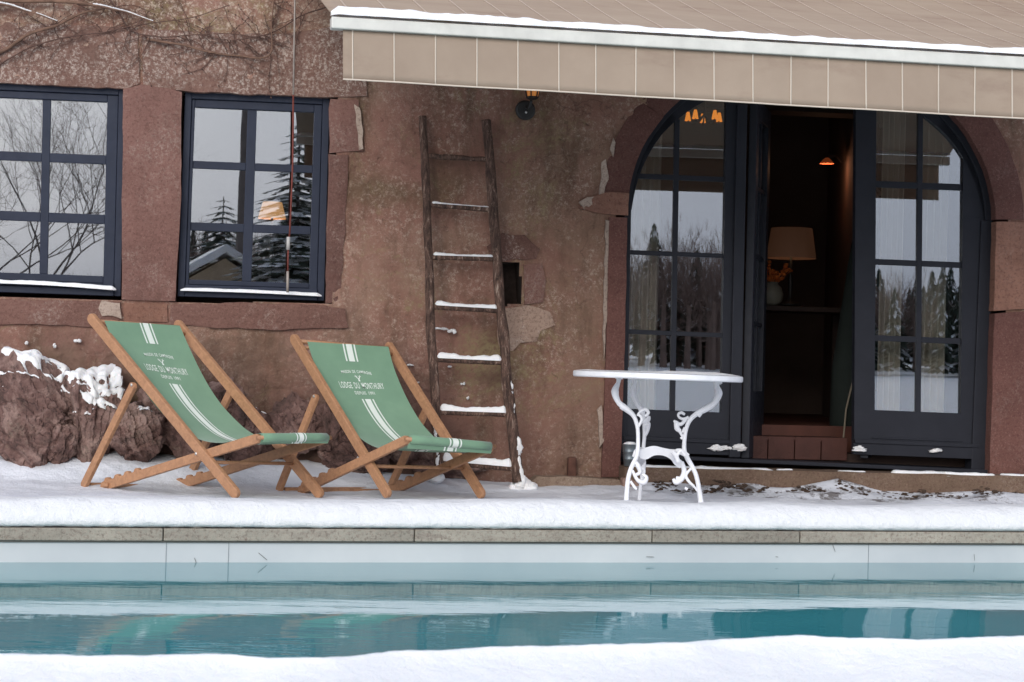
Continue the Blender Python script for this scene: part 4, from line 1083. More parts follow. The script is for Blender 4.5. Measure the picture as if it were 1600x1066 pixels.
    idx = (Np[2]-Np[1]).length; wid = (Fp[1]-Np[1]).length
    def lay(vs, fs, sc0):  # x metres across, y metres up the cloth
        out = [S(U(x/wid), sc0 - y/idx, 0.0022) for x, y in vs]; sl_.add(out, fs, 1)
    def fit(txt, w_m, h_m, s_, arc=0.0, bold=0.0):
        vs, fs = text_mesh(txt, 1.0, 1.0, 0, bold); X0 = min(v[0] for v in vs); X1 = max(v[0] for v in vs); Y1 = max(v[1] for v in vs)
        vs = [((x-(X0+X1)/2)*w_m/(X1-X0), y*h_m/Y1) for x, y in vs]; vs = [(x, y - arc*x*x) for x, y in vs]; lay(vs, fs, s_)
    fit('MAISON DE CAMPAGNE', wid*0.38, 0.021, 1.36, arc=0.9, bold=0.015)
    fit('LODGE DU MONTHURY', wid*0.56, 0.045, 2.05, bold=0.012)
    fit('DEPUIS 1991', wid*0.25, 0.024, 2.33, bold=0.015)
    # small deer-antler emblem
    def stroke(x0, y0, x1, y1, w0, w1):
        dx, dy = x1-x0, y1-y0; L = math.hypot(dx, dy); nx, ny = -dy/L, dx/L
        lay([(x0+nx*w0, y0+ny*w0), (x0-nx*w0, y0-ny*w0), (x1-nx*w1, y1-ny*w1), (x1+nx*w1, y1+ny*w1)], [(0,1,2,3)], 1.70)
    stroke(0, -0.004, 0, 0.014, 0.006, 0.004)
    for s in (-1, 1):
        stroke(0, 0.012, s*0.011, 0.026, 0.003, 0.0025); stroke(s*0.011, 0.026, s*0.016, 0.042, 0.0025, 0.001); stroke(s*0.010, 0.024, s*0.004, 0.036, 0.002, 0.001); stroke(s*0.012, 0.028, s*0.022, 0.033, 0.002, 0.001)
    ra, rb = a0+side*0.045, b0-side*0.045
    sl_.tube([ra.lerp(rb, k/6) for k in range(7)], 0.0245, 20, 0)
    for (x0_, x1_) in ((-0.036, 0.036), (-0.076, -0.058), (0.058, 0.076)):
        sl_.tube([ra.lerp(rb, U(x0_)+0.03), ra.lerp(rb, U(x1_)+0.03)], 0.0262, 20, 1, cap=False)
    sling = build('sling', sl_, [green, print_m], root, smooth=True)
    return root
CH1 = dict(depth=(140, 372, 11.15, 10.50, 0.42), nr=((140, 493), (372, 776)), fr=((275, 503), (503, 776)), sn=((216, 602), (137, 762)), sf=((357, 606), (280, 764)), sd=11.22,
    an=((400, 684), (152, 761)), af=((519, 684), (262, 767)), ad=(10.38, 11.16), cross=(310, 709), uc=0.53, fd=(11.08, 10.40),
    N=[(163,501),(178,535),(200,570),(222,606),(248,640),(283,672),(315,688),(345,692),(378,686),(402,677),(409,683),(406,693)],
    F=[(281,509),(298,548),(317,587),(337,620),(360,648),(392,676),(430,690),(463,694),(492,687),(508,677),(515,683),(512,693)])
CH2 = dict(depth=(456, 607, 11.45, 10.78, 0.36), nr=((457, 525), (608, 776)), fr=((605, 537), (755, 777)), sn=((501, 620), (442, 769)), sf=((658, 643), (600, 768)), sd=11.35,
    an=((631, 686), (460, 768)), af=((776, 698), (609, 772)), ad=(10.62, 11.3), cross=(563, 716), uc=0.50, fd=(11.38, 10.64),
    N=[(480,534),(490,565),(505,602),(521,636),(541,664),(562,684),(580,696),(598,701),(617,696),(632,685),(638,690),(636,701)],
    F=[(607,542),(615,573),(628,606),(643,636),(661,664),(682,686),(704,702),(723,708),(744,704),(762,692),(769,698),(767,709)])
deckchair(CH1, 'left deck chair with teak frame and green printed canvas, in front of the rocks')
deckchair(CH2, 'right deck chair with teak frame and green printed canvas, beside the ladder')

# ============================================================ cast-iron table
TD = 10.75
tc_ = P(1028, 586, TD)
TB = thing('garden_table', (tc_.x, TD, 0.0), 'round white cast-iron garden table with ornate legs before the arched door', 'table')
tm = MB(); RT = 0.458
tilt = Vector((0.012, 0.0, 1)).normalized()
prof_t = [(0.0, -0.010), (RT-0.03, -0.010), (RT-0.028, -0.030), (RT-0.006, -0.032), (RT, -0.026), (RT, -0.004), (RT-0.006, 0.0), (RT-0.02, 0.001), (0.0, 0.0)]
TZ = tc_.z + 0.008
tm.lathe((tc_.x, TD, TZ), prof_t, 72, ax=tilt, capb=False, capt=False)
build('table_top', tm, white_iron, TB, smooth=False)
sn_ = MB()
def tsn(u, v):
    a = u*2*math.pi; r_ = (RT-0.012)*v; h = 0.014*(0.4+0.9*max(0, 0.5+fbm(Vector((math.cos(a)*v*2, math.sin(a)*v*2, 3)), 1.8, 4, 2)))*min(1, (1-v)*9+0.05)
    if 0.55 < v < 1: h *= 0.7+0.6*noise.noise(Vector((a*5, v*4, 0)))
    return Vector((tc_.x+r_*math.cos(a), TD+r_*math.sin(a), TZ+0.002-(r_*math.cos(a))*0.012 + max(0, h)*(0.75+0.35*math.cos(a))))
sn_.grid(tsn, 90, 14); tag(build('table_snow', sn_, snow, None, smooth=True), 'thin crust of snow on the table top', 'snow', kind='stuff')
iron = []
def cleg(pts, d0, d1, rads, name='leg', extra=None):
    """cast leg: painted flat section following the traced curve, from depth d0 (top) to d1 (foot)"""
    y0, y1 = pts[0][1], pts[-1][1]
    f3 = lambda x, y: P(x, y, d0+(d1-d0)*((y-y0)/(y1-y0)))
    w3 = cat_curve([f3(*p) for p in pts], 6); rr = []
    k = len(pts)-1
    for i in range(len(w3)):
        s = i/6; a = int(min(k-1, s)); t = s-a; rr.append((rads[a]*(1-t)+rads[a+1]*t)/2/285*1.0)
    m_ = MB(); m_.tube(w3, rr, 10)
    for e in (extra or []):
        q = cat_curve([f3(*p[:2]) for p in e], 6); r2 = []
        for i in range(len(q)):
            s = i/6; a = int(min(len(e)-2, s)); t = s-a; r2.append((e[a][2]*(1-t)+e[a+1][2]*t)/2/285)
        m_.tube(q, r2, 8)
    return build(name, m_, white_iron, TB, smooth=True)
# left front leg
cleg([(967,589),(966,598),(961,612),(966,628),(977,638),(990,650),(996,668),(997,690),(995,712),(986,732),(981,752),(978,790)], 10.72, 10.66, [9,6,12,8,10,7,6,6,7,7,7,8],
     extra=[[(962,588,8),(973,589,8)], [(971,634,10),(976,638,10)], [(997,668,4),(1003,655,5),(998,648,4)], [(996,650,4),(1000,644,4),(1008,640,6),(1013,645,5),(1008,651,4)],
            [(993,722,5),(997,728,8),(1000,738,6),(994,742,5)], [(988,735,4),(996,750,6),(1006,754,9),(1010,746,6),(1003,741,4)], [(985,752,4),(992,762,5),(995,765,3)]])
# left rear leg
cleg([(993,590),(992,600),(989,613),(995,630),(1003,642),(1006,655),(1007,680),(1005,705),(1006,725),(1004,742),(1001,760),(999,782)], 11.05, 11.12, [8,6,10,7,9,6,6,6,7,7,6,7],
     extra=[[(988,588,8),(998,589,8)], [(1005,660,8),(1012,656,9),(1014,650,5)], [(1006,668,8),(1012,662,9),(1012,672,6),(1007,682,6)], [(1003,700,6),(1000,706,5)]])
# right leg
cleg([(1121,593),(1120,603),(1123,615),(1116,630),(1103,639),(1088,647),(1077,658),(1071,676),(1069,702),(1074,716),(1084,734),(1090,752),(1096,790)], 10.85, 10.85, [10,7,12,9,10,8,7,6,7,8,7,7,9],
     extra=[[(1114,591,6),(1128,595,7)], [(1127,600,5),(1124,596,5)], [(1094,645,9),(1090,650,9)], [(1076,652,5),(1068,655,5),(1061,652,4),(1060,647,4),(1065,645,5),(1070,648,4)],
            [(1072,655,5),(1064,663,6),(1056,660,6),(1053,657,3)], [(1057,660,8),(1058,669,9),(1063,674,6)], [(1062,674,5),(1066,682,4),(1064,686,5)], [(1070,668,4),(1066,676,4)],
            [(1074,712,6),(1062,708,5),(1057,704,5),(1066,704,5),(1076,712,5)], [(1065,722,7),(1069,736,8),(1065,748,9),(1056,754,8),(1052,748,4)], [(1082,730,4),(1072,742,5),(1076,752,5),(1084,760,4),(1090,768,3)], [(1056,748,8),(1066,750,9)], [(1074,765,5),(1070,762,4)]])
# arched stretcher panels
sp = MB()
def panel(top, bot, d0, d1):
    n_ = len(top); F = [P(x, y, d0+(d1-d0)*i/(n_-1)) for i, (x, y) in enumerate(top)]; Bv = [P(x, y, d0+(d1-d0)*i/(n_-1)) for i, (x, y) in enumerate(bot)]
    F = cat_curve(F, 4); Bv = cat_curve(Bv, 4)
    for i in range(len(F)-1): sp.hexa([Bv[i], Bv[i+1], F[i+1], F[i], Bv[i]+Vector((0,.014,0)), Bv[i+1]+Vector((0,.014,0)), F[i+1]+Vector((0,.014,0)), F[i]+Vector((0,.014,0))])
panel([(997,704),(1008,700),(1022,697),(1036,700),(1052,704),(1056,712),(1068,722)], [(1000,716),(1010,718),(1022,712),(1036,712),(1048,718),(1054,726),(1062,732)], 10.72, 10.85)
panel([(991,712),(996,706),(1002,700),(1008,702)], [(990,720),(996,724),(1002,728),(1008,722)], 10.70, 11.05)
for (a, b, c, r_) in [((990,714),(994,704),(1000,708),0.009), ((1058,712),(1064,704),(1070,712),0.009), ((1050,706),(1056,712),(1060,722),0.012), ((1000,730),(1006,736),(1003,744),0.010)]:
    sp.tube(cat_curve([P(*a, 10.75), P(*b, 10.75), P(*c, 10.75)], 4), r_, 8)
build('stretcher', sp, white_iron, TB, smooth=False)
sp = MB(); sp.tube([P(1060, 706, 10.86), P(1020, 704, 11.0), P(1006, 706, 11.08)], 0.012, 8); build('stretcher', sp, white_iron, TB, smooth=True)

# ============================================================ ladder
LD = thing('ladder', PW(735, 748, 0.42), 'rough old dark wooden ladder leaning on the wall, snow on its rungs', 'ladder')
LD.location.z = 0
def loff(y): return 0.06 + 0.30*(y-190)/(750-190)
def stile(pts, r_, seed):
    w3 = cat_curve([PW(x, y, loff(y)) for x, y in pts], 10); k = len(w3)
    rr = [r_*(0.9+0.25*i/k)*(1+0.35*fbm(p, 5, 3, seed)) for i, p in enumerate(w3)]
    w3 = [p+ex*0.008*noise.noise(p*4+Vector((seed, 0, 0))) for p in w3]
    m_ = MB(); m_.tube(w3, rr, 14, flat=1.0); build('stile', m_, oldwood, LD, smooth=True)
stile([(659, 184), (661, 250), (664, 330), (665, 410), (667, 490), (670, 570), (673, 650), (677, 735)], 0.026, 2)
stile([(757, 190), (761, 250), (766, 330), (771, 410), (776, 490), (781, 570), (788, 650), (796, 748)], 0.031, 5)
# a split face on the right stile: second, darker half
RUNG = [((664, 246), (758, 252), 0, 0), ((667, 323), (764, 330), .014, .006), ((668, 404), (769, 407), .018, .014), ((670, 481), (774, 487), .026, .022), ((672, 562), (779, 567), .034, .03), ((675, 642), (785, 646), .036, .034), ((678, 718), (792, 728), .045, .040)]
rs_ = MB()
for i, (a, b, h0, h1) in enumerate(RUNG):
    p = PW(*a, loff(a[1])); q = PW(*b, loff(b[1])); n_ = 12
    pts = [p.lerp(q, k/n_) + ZV*0.004*noise.noise(Vector((k*0.5, i, 0))) for k in range(n_+1)]
    m_ = MB(); m_.tube(pts, [0.0165*(1+0.3*fbm(x_, 9, 2, i)) for x_ in pts], 10, up=ZV); build('rung', m_, oldwood, LD, smooth=True)
    if h0:
        M_ = 9; vs = []; fs = []; K = 40
        for k in range(K+1):
            u = 0.035+0.93*k/K; c = p.lerp(q, u) + ZV*0.010; e = min(1, (k+.5)/2, (K-k+.5)/2)
            hh = (h0+(h1-h0)*u)*(0.75+0.9*abs(u-0.5)**2*3+0.5*fbm(Vector((u*5, i, 0)), 2, 3, i))
            for j in range(M_):
                t = math.pi*j/(M_-1); vs.append(c - wn*0 + wn*math.cos(t)*0.019*e*(1+0.2*noise.noise(Vector((u*20, j, i)))) + ZV*(math.sin(t)*hh*e))
        for k in range(K):
            for j in range(M_-1): fs.append((k*M_+j, k*M_+j+1, (k+1)*M_+j+1, (k+1)*M_+j))
        rs_.add(vs, fs)
# snow clinging to the stiles
for (x0, y0, x1, y1, r_) in [(785, 590, 789, 640, 0.013), (789, 640, 795, 700, 0.014), (795, 690, 801, 746, 0.022), (777, 500, 783, 588, 0.005), (674, 700, 676, 735, 0.018), (671, 660, 673, 684, 0.014)]:
    K = max(4, int((y1-y0)/4))
    for k in range(K):
        t = (k+random.random())/K; x = x0+(x1-x0)*t+random.uniform(-1, 1); y = y0+(y1-y0)*t
        x += 3*noise.noise(Vector((y/9, x0, 0))); s9 = max(0.25, 0.9+1.3*noise.noise(Vector((y/13, x0, 3)))); rs_.blob(PW(x, y, loff(y)+0.020), r_*s9*random.uniform(.5, 1), r_*0.6, r_*1.7*s9, sub=2, amp=0.45, seed=k)
for (x, y, r_) in [(803, 754, 0.06), (812, 758, 0.06), (672, 742, 0.05), (796, 757, 0.05), (803, 746, 0.035)]: rs_.blob(PW(x, y, 0.33), r_, r_, r_*0.7, sub=4, amp=0.22, seed=x)
tag(build('ladder_snow', rs_, snow, None, smooth=True), 'snow lying on the ladder rungs and clinging to its stiles', 'snow', kind='stuff')
# flecks of snow on the wall face
wf = MB()
for (x, y, w_, h_) in [(690, 514, 16, 3), (705, 518, 9, 4), (640, 570, 8, 2), (722, 600, 5, 3), (731, 622, 4, 3), (652, 598, 4, 2), (120, 533, 10, 4), (44, 536, 6, 3), (86, 540, 4, 4), (700, 573, 7, 2), (90, 600, 6, 10)]:
    for k in range(4): wf.blob(PW(x+random.uniform(-.5, .5)*w_, y+random.uniform(-.4, .4)*h_, 0.03), w_/260*0.35, 0.012, h_/260*0.6, sub=2, amp=0.6, seed=k+x)
tag(build('wall_snow', wf, snow, None, smooth=True), 'small flecks of snow caught on the rough wall face', 'snow', kind='stuff')

# ============================================================ awning
AW = R(12); ad_ = Vector((math.cos(AW), math.sin(AW), 0)); an_ = Vector((-math.sin(AW), math.cos(AW), 0)); A0 = Vector((0, 9.72, 0))
def PA(px, py, off=0.0):   # plane of the awning's front edge
    d = ray(px, py); n_ = -an_; t = (A0-EYE).dot(n_)/d.dot(n_); return EYE+d*t+n_*off
canvas = N('beige_awning_canvas'); cc_ = canvas.ramp(canvas.noise(3, 5), [(0.3, s2l((152, 134, 118))), (0.7, s2l((163, 145, 128)))])
stain = canvas.ramp(canvas.noise(4.0, 6, 0.7, vec=canvas.pos((0.5, 1.5, 1.5))), [(0.55, 0.0), (0.75, 0.35)])
cc_ = canvas.mix(stain, cc_, s2l((120, 96, 86))); canvas = canvas.done(cc_, 0.9, canvas.bump(canvas.noise(220, 3), 0.3, 0.002), 0.15)
pin = simple('cream_pinstripe', (200, 186, 170), 0.9, 0.04); bar_m = mat_paint('white_aluminium', (206, 203, 194), 0.35, 0.02)
la = PA(518, 40); XR = 1960
aw = thing('awning', ((la+PA(XR, 130))/2), 'wide beige awning with pinstriped valance and white front bar, edged with snow', 'awning')
top = lambda x: 23 + (x-518)*(76/1082); bb = lambda x: 42 + (x-518)*(63/1082)   # bar: underside line
# front bar: bottom edge line and height about 19 px
def barrow(x): return (25.5+(x-518)*(63/1082), 44+(x-518)*(63.5/1082))
n_ = 30; fbx = MB()
for i in range(n_):
    x0 = 518+(XR-518)*i/n_; x1 = 518+(XR-518)*(i+1)/n_
c0 = PA(518, barrow(518)[1]); c1 = PA(XR, barrow(XR)[1]); t0 = PA(518, barrow(518)[0]); t1 = PA(XR, barrow(XR)[0]); bk_ = an_*0.07
fbx.hexa([c0, c1, t1, t0, c0+bk_, c1+bk_, t1+bk_, t0+bk_]); build('front_bar', fbx, bar_m, aw, bevel=0.006)
# valance
def vy(x): return 123.5 + (x-537)*(61.5/1063)
va = MB(); vo = -0.03
def vpt(u, v, off=0.0):
    x = 537+(XR-20-537)*u; y0 = barrow(x)[1]-2; y1 = vy(x)
    x_ = x; wob = 0.006*math.sin(u*34)*v + 0.004*noise.noise(Vector((u*40, v, 0)))*v
    return PA(x_, y0+(y1-y0)*v, vo+wob+off)
va.grid(lambda u, v: vpt(u, v), 180, 8)
sx = [552,617,682,747,811,875,933,996,1056,1118,1179,1239,1297,1356,1413,1470,1527,1585,1642,1698,1754,1810,1866,1922]
for x in sx:
    u0 = (x-1.05-537)/(XR-20-537); u1 = (x+1.05-537)/(XR-20-537); va.grid(lambda u, v: vpt(u0+(u1-u0)*u, v, 0.0035), 2, 10, 1)
va.grid(lambda u, v: vpt(u, 0.975+0.03*v, 0.004), 180, 2, 1)
vo_ = build('valance', va, [canvas, pin], aw, smooth=True); s_ = vo_.modifiers.new('t', 'SOLIDIFY'); s_.thickness = 0.002; s_.offset = 0
# canopy
cl = PA(520, barrow(520)[0]); cr_ = PA(XR, barrow(XR)[0]); RUN = 2.55; RISE = 0.88
def can(u, v, off=0.0):
    p = cl.lerp(cr_, u) + an_*(0.03+RUN*v) + ZV*(RISE*v + 0.012 - 0.03*math.sin(math.pi*v) + 0.006*noise.noise(Vector((u*14, v*5, 0))) + off)
    return p
canvas2 = N('weathered_awning_top'); c2 = canvas2.ramp(canvas2.noise(2.5, 6, 0.7, vec=canvas2.pos((0.6, 1.6, 1.6))), [(0.35, s2l((168, 151, 133))), (0.6, s2l((160, 142, 125))), (0.8, s2l((132, 108, 97)))]); canvas2 = canvas2.done(c2, 0.9, canvas2.bump(canvas2.noise(220, 3), 0.3, 0.002), 0.15); pin2 = simple('faded_pinstripe', (188, 171, 155), 0.9, 0.06)
ca = MB(); ca.grid(lambda u, v: can(u, v), 80, 24)
for x in sx:
    u0 = (PA(x-1.3, 60)-cl).dot(ad_)/((cr_-cl).dot(ad_)); u1 = (PA(x+1.3, 60)-cl).dot(ad_)/((cr_-cl).dot(ad_)); ca.grid(lambda u, v: can(u0+(u1-u0)*u, v, 0.0035), 2, 24, 1)
co = build('canopy', ca, [canvas2, pin2], aw, smooth=True); s_ = co.modifiers.new('t', 'SOLIDIFY'); s_.thickness = 0.003; s_.offset = -1
# arms and cassette
for k, x in enumerate((0.12, 0.72)):
    m_ = MB(); a = can(x, 0.0)-ZV*0.05; b = can(x, 1.0)-ZV*0.10; e = a.lerp(b, 0.5)+ad_*(0.7)-ZV*0.03
    m_.tube([a, e], 0.022, 8); m_.tube([e, b], 0.026, 8); build('folding_arm', m_, bar_m, aw)
m_ = MB(); a = can(0, 1); b = can(1, 1); m_.tube([a, b], 0.07, 12); build('roller', m_, bar_m, aw, smooth=True)
# snow along the bar
sa = MB(); K = 260; M_ = 9; vs = []; fs = []
for k in range(K+1):
    u = k/K; x = 518+(XR-518)*u; c = PA(x, barrow(x)[0]-3, -0.035); hh = (0.052-0.016*min(1, u*3))*(0.8+0.55*fbm(Vector((u*20, 0, 0)), 1.6, 3, 3)); e = min(1, (k+1)/3)
    lift = 0.006+0.012*max(0, fbm(Vector((u*30, 4, 0)), 1, 2, 2))
    for j in range(M_):
        t = math.pi*j/(M_-1); vs.append(c - an_*math.cos(t)*0.045*e*(1+0.25*noise.noise(Vector((u*60, j*.5, 0)))) + ZV*(math.sin(t)**0.8*hh*e + lift*(1 if 0 < j < M_-1 else 0)))
for k in range(K):
    for j in range(M_-1): fs.append((k*M_+j, k*M_+j+1, (k+1)*M_+j+1, (k+1)*M_+j))
sa.add(vs, fs); tag(build('awning_snow', sa, snow, None, smooth=True), 'long roll of snow lying along the front edge of the awning', 'snow', kind='stuff')

# ============================================================ wall lantern, bucket, rod
LN = thing('wall_lantern', PW(821, 173, 0.0), 'dark iron wall lantern with lit amber glass, half hidden by the valance', 'lantern')
q = PW(820, 173, 0.02); s_ = MB(); s_.lathe(q, [(0.062, 0), (0.060, 0.012), (0.05, 0.018), (0.0, 0.02)], 32, ax=wn, capt=False); build('backplate', s_, black_iron, LN, smooth=False)
s_ = MB(); s_.blob(PW(820.5, 177, 0.04), 0.008, 0.008, 0.008, amp=0); build('screw', s_, bolt_m, LN, smooth=True)
s_ = MB(); s_.tube(cat_curve([PW(820, 168, 0.03), PW(824, 172, 0.07), PW(827, 160, 0.09)], 5), 0.009, 8); build('bracket', s_, black_iron, LN, smooth=True)
lb = PW(828, 157, 0.10); s_ = MB(); s_.lathe(lb, [(0.018, 0), (0.036, 0.006), (0.058, 0.12), (0.062, 0.125), (0.02, 0.17), (0.0, 0.18)], 6, capt=False)
cage = MB()
for k in range(6):
    a = 6.283*k/6+0.3; d_ = Vector((math.cos(a), math.sin(a), 0)); cage.tube([lb+d_*0.036+ZV*0.006, lb+d_*0.058+ZV*0.12], 0.0045, 6)
cage.lathe(lb, [(0.018, -0.01), (0.038, 0), (0.038, 0.01), (0.02, 0.012)], 6); cage.lathe(lb+ZV*0.12, [(0.064, 0), (0.064, 0.01), (0.02, 0.05), (0.0, 0.06)], 6, capt=False)
build('cage', cage, black_iron, LN)
s_ = MB(); s_.lathe(lb, [(0.034, 0.01), (0.055, 0.12)], 6); build('glass', s_, mat_emit('amber_lantern_glass', (255, 150, 74), 0.13, (220, 150, 80)), LN)

bq = PW(978, 727, 0.12); s_ = bq.y; BK = thing('zinc_bucket', bq, 'small ribbed zinc bucket topped with snow, left of the door', 'bucket')
m_ = MB(); m_.lathe(bq, [(0.034, 0), (0.036, 0.004), (0.040, 0.04), (0.043, 0.043), (0.041, 0.047), (0.044, 0.085), (0.047, 0.088), (0.045, 0.092), (0.048, 0.13), (0.051, 0.133), (0.048, 0.135), (0.044, 0.12)], 28, capt=False); build('pail', m_, zinc, BK, smooth=True)
m_ = MB(); m_.blob(bq+ZV*0.128, 0.043, 0.043, 0.022, sub=3, amp=0.2); tag(build('bucket_snow', m_, snow, None, smooth=True), 'small heap of snow filling the zinc bucket', 'snow', kind='stuff')

# hanging rod before the second window
rodm = simple('worn_steel_rod', (150, 140, 132), 0.5, 0.2, 30); rust = simple('rust_red_rod', (112, 58, 50), 0.7, 0.2, 30)
RD = thing('hanging_rod', PW(456, 300, 0.10), 'thin steel and rust-red rod hanging in front of the second window', 'rod')
for pts, m0, r_ in (([(461, -60), (459, 60), (457.5, 152)], rodm, 0.0052), ([(457.5, 152), (456.5, 260), (453, 345), (451.5, 372)], rust, 0.0055), ([(450, 372), (449.5, 392)], simple('grey_sleeve', (176, 172, 168), .5), 0.011), ([(449.5, 392), (449, 425)], rust, 0.005), ([(449, 425), (448.5, 458)], rodm, 0.008)):
    m_ = MB(); m_.tube([PW(x, y, 0.10) for x, y in pts], r_, 8); build('rod_section', m_, m0, RD, smooth=True)

# ============================================================ vines over the windows
bark = simple('vine_bark', (112, 86, 72), 0.9, 0.35, 14, 0.6, 60); twig_m = simple('reddish_vine_twigs', (88, 66, 58), 0.9, 0.3, 12)
def vine(pts, r0_, r1_, label, seed, twigs=30, off=0.06, mat_=None, snowy=None, spread=60):
    rnd = random.Random(seed); base = cat_curve([PW(x, y, off+0.02*math.sin(i*2.1+seed)) for i, (x, y) in enumerate(pts)], 8)
    base = [p + Vector((0,0,1))*0.006*noise.noise(p*9+Vector((seed,0,0))) for p in base]
    k = len(base); m_ = MB(); m_.tube(base, [r0_+(r1_-r0_)*i/k for i in range(k)], 8)
    o = thing('vine', base[0], label, 'vine', 'climbing vine over the windows')
    build('stem', m_, mat_ or bark, o, smooth=True)
    tw = MB()
    for q in range(int(twigs*0.36)):
        p = base[rnd.randrange(k)].copy(); d = (ex*rnd.gauss(0.1, 1) + ZV*rnd.gauss(-0.1, 0.8)).normalized(); L = rnd.uniform(0.08, spread/260); n = 7; path = [p]
        for i in range(n):
            d = (d + (ex*rnd.gauss(0, .25)+ZV*rnd.gauss(-.02, .25)) + wn*rnd.gauss(0, .06)).normalized(); p = p + d*L/n; a, b = (p-W0).dot(ex), p.z; h = relief(a, b)+0.024+0.004*rnd.random()
            p = WP(a, b, max(h, 0.026)); path.append(p)
            if i in (2, 4) and rnd.random() < .7:
                d2 = (d + ex*rnd.gauss(0, 1)+ZV*rnd.gauss(0, 1)).normalized(); tw.tube([p, p+d2*0.04, p+d2*0.07+ex*rnd.gauss(0, .02)], [0.0016, 0.0012, 0.0007], 4)
            if rnd.random() < .35: tw.blob(p, 0.005, 0.005, 0.006, sub=1, amp=.3)
        tw.tube(path, [0.0023*(1-i/(n+1)) + .0005 for i in range(n+1)], 5)
    build('twigs', tw, twig_m, o)
    if snowy:
        s_ = MB(); i0, i1 = int(k*snowy[0]), int(k*snowy[1])
        for i in range(i0, i1-1):
            for z in range(4):
                p = base[i].lerp(base[i+1], z/4); r = (r0_+(r1_-r0_)*i/k)
                if fbm(p, 18, 2, seed) > -0.22: s_.blob(p+ZV*r*0.75+wn*0.002, r*rnd.uniform(.6, 1.1), r*0.9, r*rnd.uniform(.5, .9), sub=1, amp=.3, seed=i+z)
        tag(build('vine_snow', s_, snow, None, smooth=True), label.split(',')[0].replace('vine', 'snow along the vine') if False else 'snow clinging to ' + label, 'snow', kind='stuff')
vine([(-40, 4), (0, 10), (30, 16), (60, 27), (92, 38)], 0.012, 0.004, 'short thick vine branch at the top left corner', 1, 10, 0.09, snowy=(0.05, 1.0))
vine([(-40, 6), (40, 4), (110, 6), (160, 14), (200, 22), (240, 36)], 0.016, 0.004, 'long vine branch running above the left window', 2, 26, 0.07, snowy=(0.55, 1.0))
vine([(-40, 105), (10, 78), (45, 57), (90, 42), (130, 22), (175, 14)], 0.013, 0.006, 'pale vine stem climbing to the right over the left lintel', 3, 34, 0.05)
vine([(-10, 110), (40, 80), (100, 62), (160, 52), (215, 42), (300, 30), (360, 8)], 0.005, 0.002, 'thin dark vine shoot curving over the left window', 4, 44, 0.045, twig_m, spread=80)
vine([(230, 62), (280, 72), (320, 82), (370, 88), (420, 90), (424, 40), (430, -20)], 0.008, 0.003, 'brown vine shoot looping over the second window', 5, 60, 0.045, spread=90)
vine([(560, -30), (520, 8), (470, 26), (430, 50), (380, 64), (330, 60), (290, 40)], 0.005, 0.002, 'tangled thin vine coming from under the awning corner', 6, 70, 0.045, twig_m, spread=90)
vine([(150, -30), (185, 20), (205, 48), (250, 60), (330, 55), (400, 58)], 0.006, 0.002, 'thin vine running between the two windows', 7, 56, 0.045, twig_m, spread=90)

# ============================================================ what the glass mirrors: garden behind the camera
tbark = simple('bare_tree_bark', (104, 96, 92), 0.9, 0.2, 5)
def bare_tree(base, H, seed, label, lean=0.0, levels=7, r_=0.038, name='bare_tree'):
    rnd = random.Random(seed); tr = MB(); br = MB()
    def grow(p, d, L, r, lv):
        n = 4; path = [p]
        for i in range(n):
            d = (d + Vector((rnd.gauss(0, .09), rnd.gauss(0, .09), rnd.gauss(0.03, .07)))).normalized(); p = p+d*L/n; path.append(p)
        rr = [r*(1-0.38*i/n) for i in range(n+1)]; (tr if lv == 0 else br).tube(path, rr, 6 if lv < 2 else 3, cap=False)
        if lv >= levels: return
        for k in range(rnd.choice((2, 3, 3)) if lv else 5):
            q = path[rnd.choice((2, 3, 4))] if k else path[-1]; sd_ = Vector((rnd.gauss(0, 1), rnd.gauss(0, 1), rnd.gauss(0.15, .5))).normalized()
            grow(q, (d*0.85+sd_*0.75).normalized() if k or lv == 0 else (d+sd_*.3).normalized(), L*rnd.uniform(.62, .85), r*0.62, lv+1)
    o = thing(name, base, label, 'tree'); grow(Vector(base), Vector((lean, 0, 1)).normalized(), H*0.24, r_, 0)
    build('trunk', tr, tbark, o); build('branches', br, tbark, o)
bare_tree(MIR(20, 470, 26, 0.0), 8.5, 3, 'tall bare garden tree mirrored in the left window', 0.1)
bare_tree(MIR(-70, 470, 22, 0.0), 7.0, 9, 'bare garden tree left of the tallest one, mirrored in the left window', 0.2)
needles = mat_foliage_needles()
def conifer(base, H, Rr, seed, label, snowy=0.4, grp=None, dens=1.0, name='conifer'):
    rnd = random.Random(seed); o = thing(name, base, label, 'tree', grp); b = Vector(base)
    t_ = MB(); t_.tube([b-ZV*0.2, b+ZV*H*0.97], [H*0.016, 0.01], 6); build('trunk', t_, tbark, o)
    c = MB(); L_ = int(22*dens)
    for i in range(L_):
        z = H*(0.08+0.9*i/L_); rr = Rr*(1-(i/L_))**0.85*rnd.uniform(.8, 1.1)+0.05
        for k in range(int(9*dens)+2):
            a = rnd.uniform(0, 6.283); d = Vector((math.cos(a), math.sin(a), 0)); sd_ = Vector((-d.y, d.x, 0)); p = b+ZV*z
            for s in range(6):
                q = p+d*rr*(0.25+0.15*s)*1.0 - ZV*rr*0.28*(0.2+0.16*s)**1.2; w_ = rr*0.22*(1-0.1*s); jj = rnd.uniform(-.3, .3)*w_
                c.add([q-d*w_*0.8, q+sd_*w_+d*jj-ZV*w_*.3, q+d*w_*1.1-ZV*w_*.5, q-sd_*w_-d*jj-ZV*w_*.3], [(0,1,2), (0,2,3)], 1 if rnd.random() < snowy else 0)
    build('crown', c, [needles, snow], o)
conifer(MIR(462, 450, 22, 0.0), 5.2, 1.7, 4, 'snow-laden garden conifer mirrored in the second window', 0.5, dens=1.7)
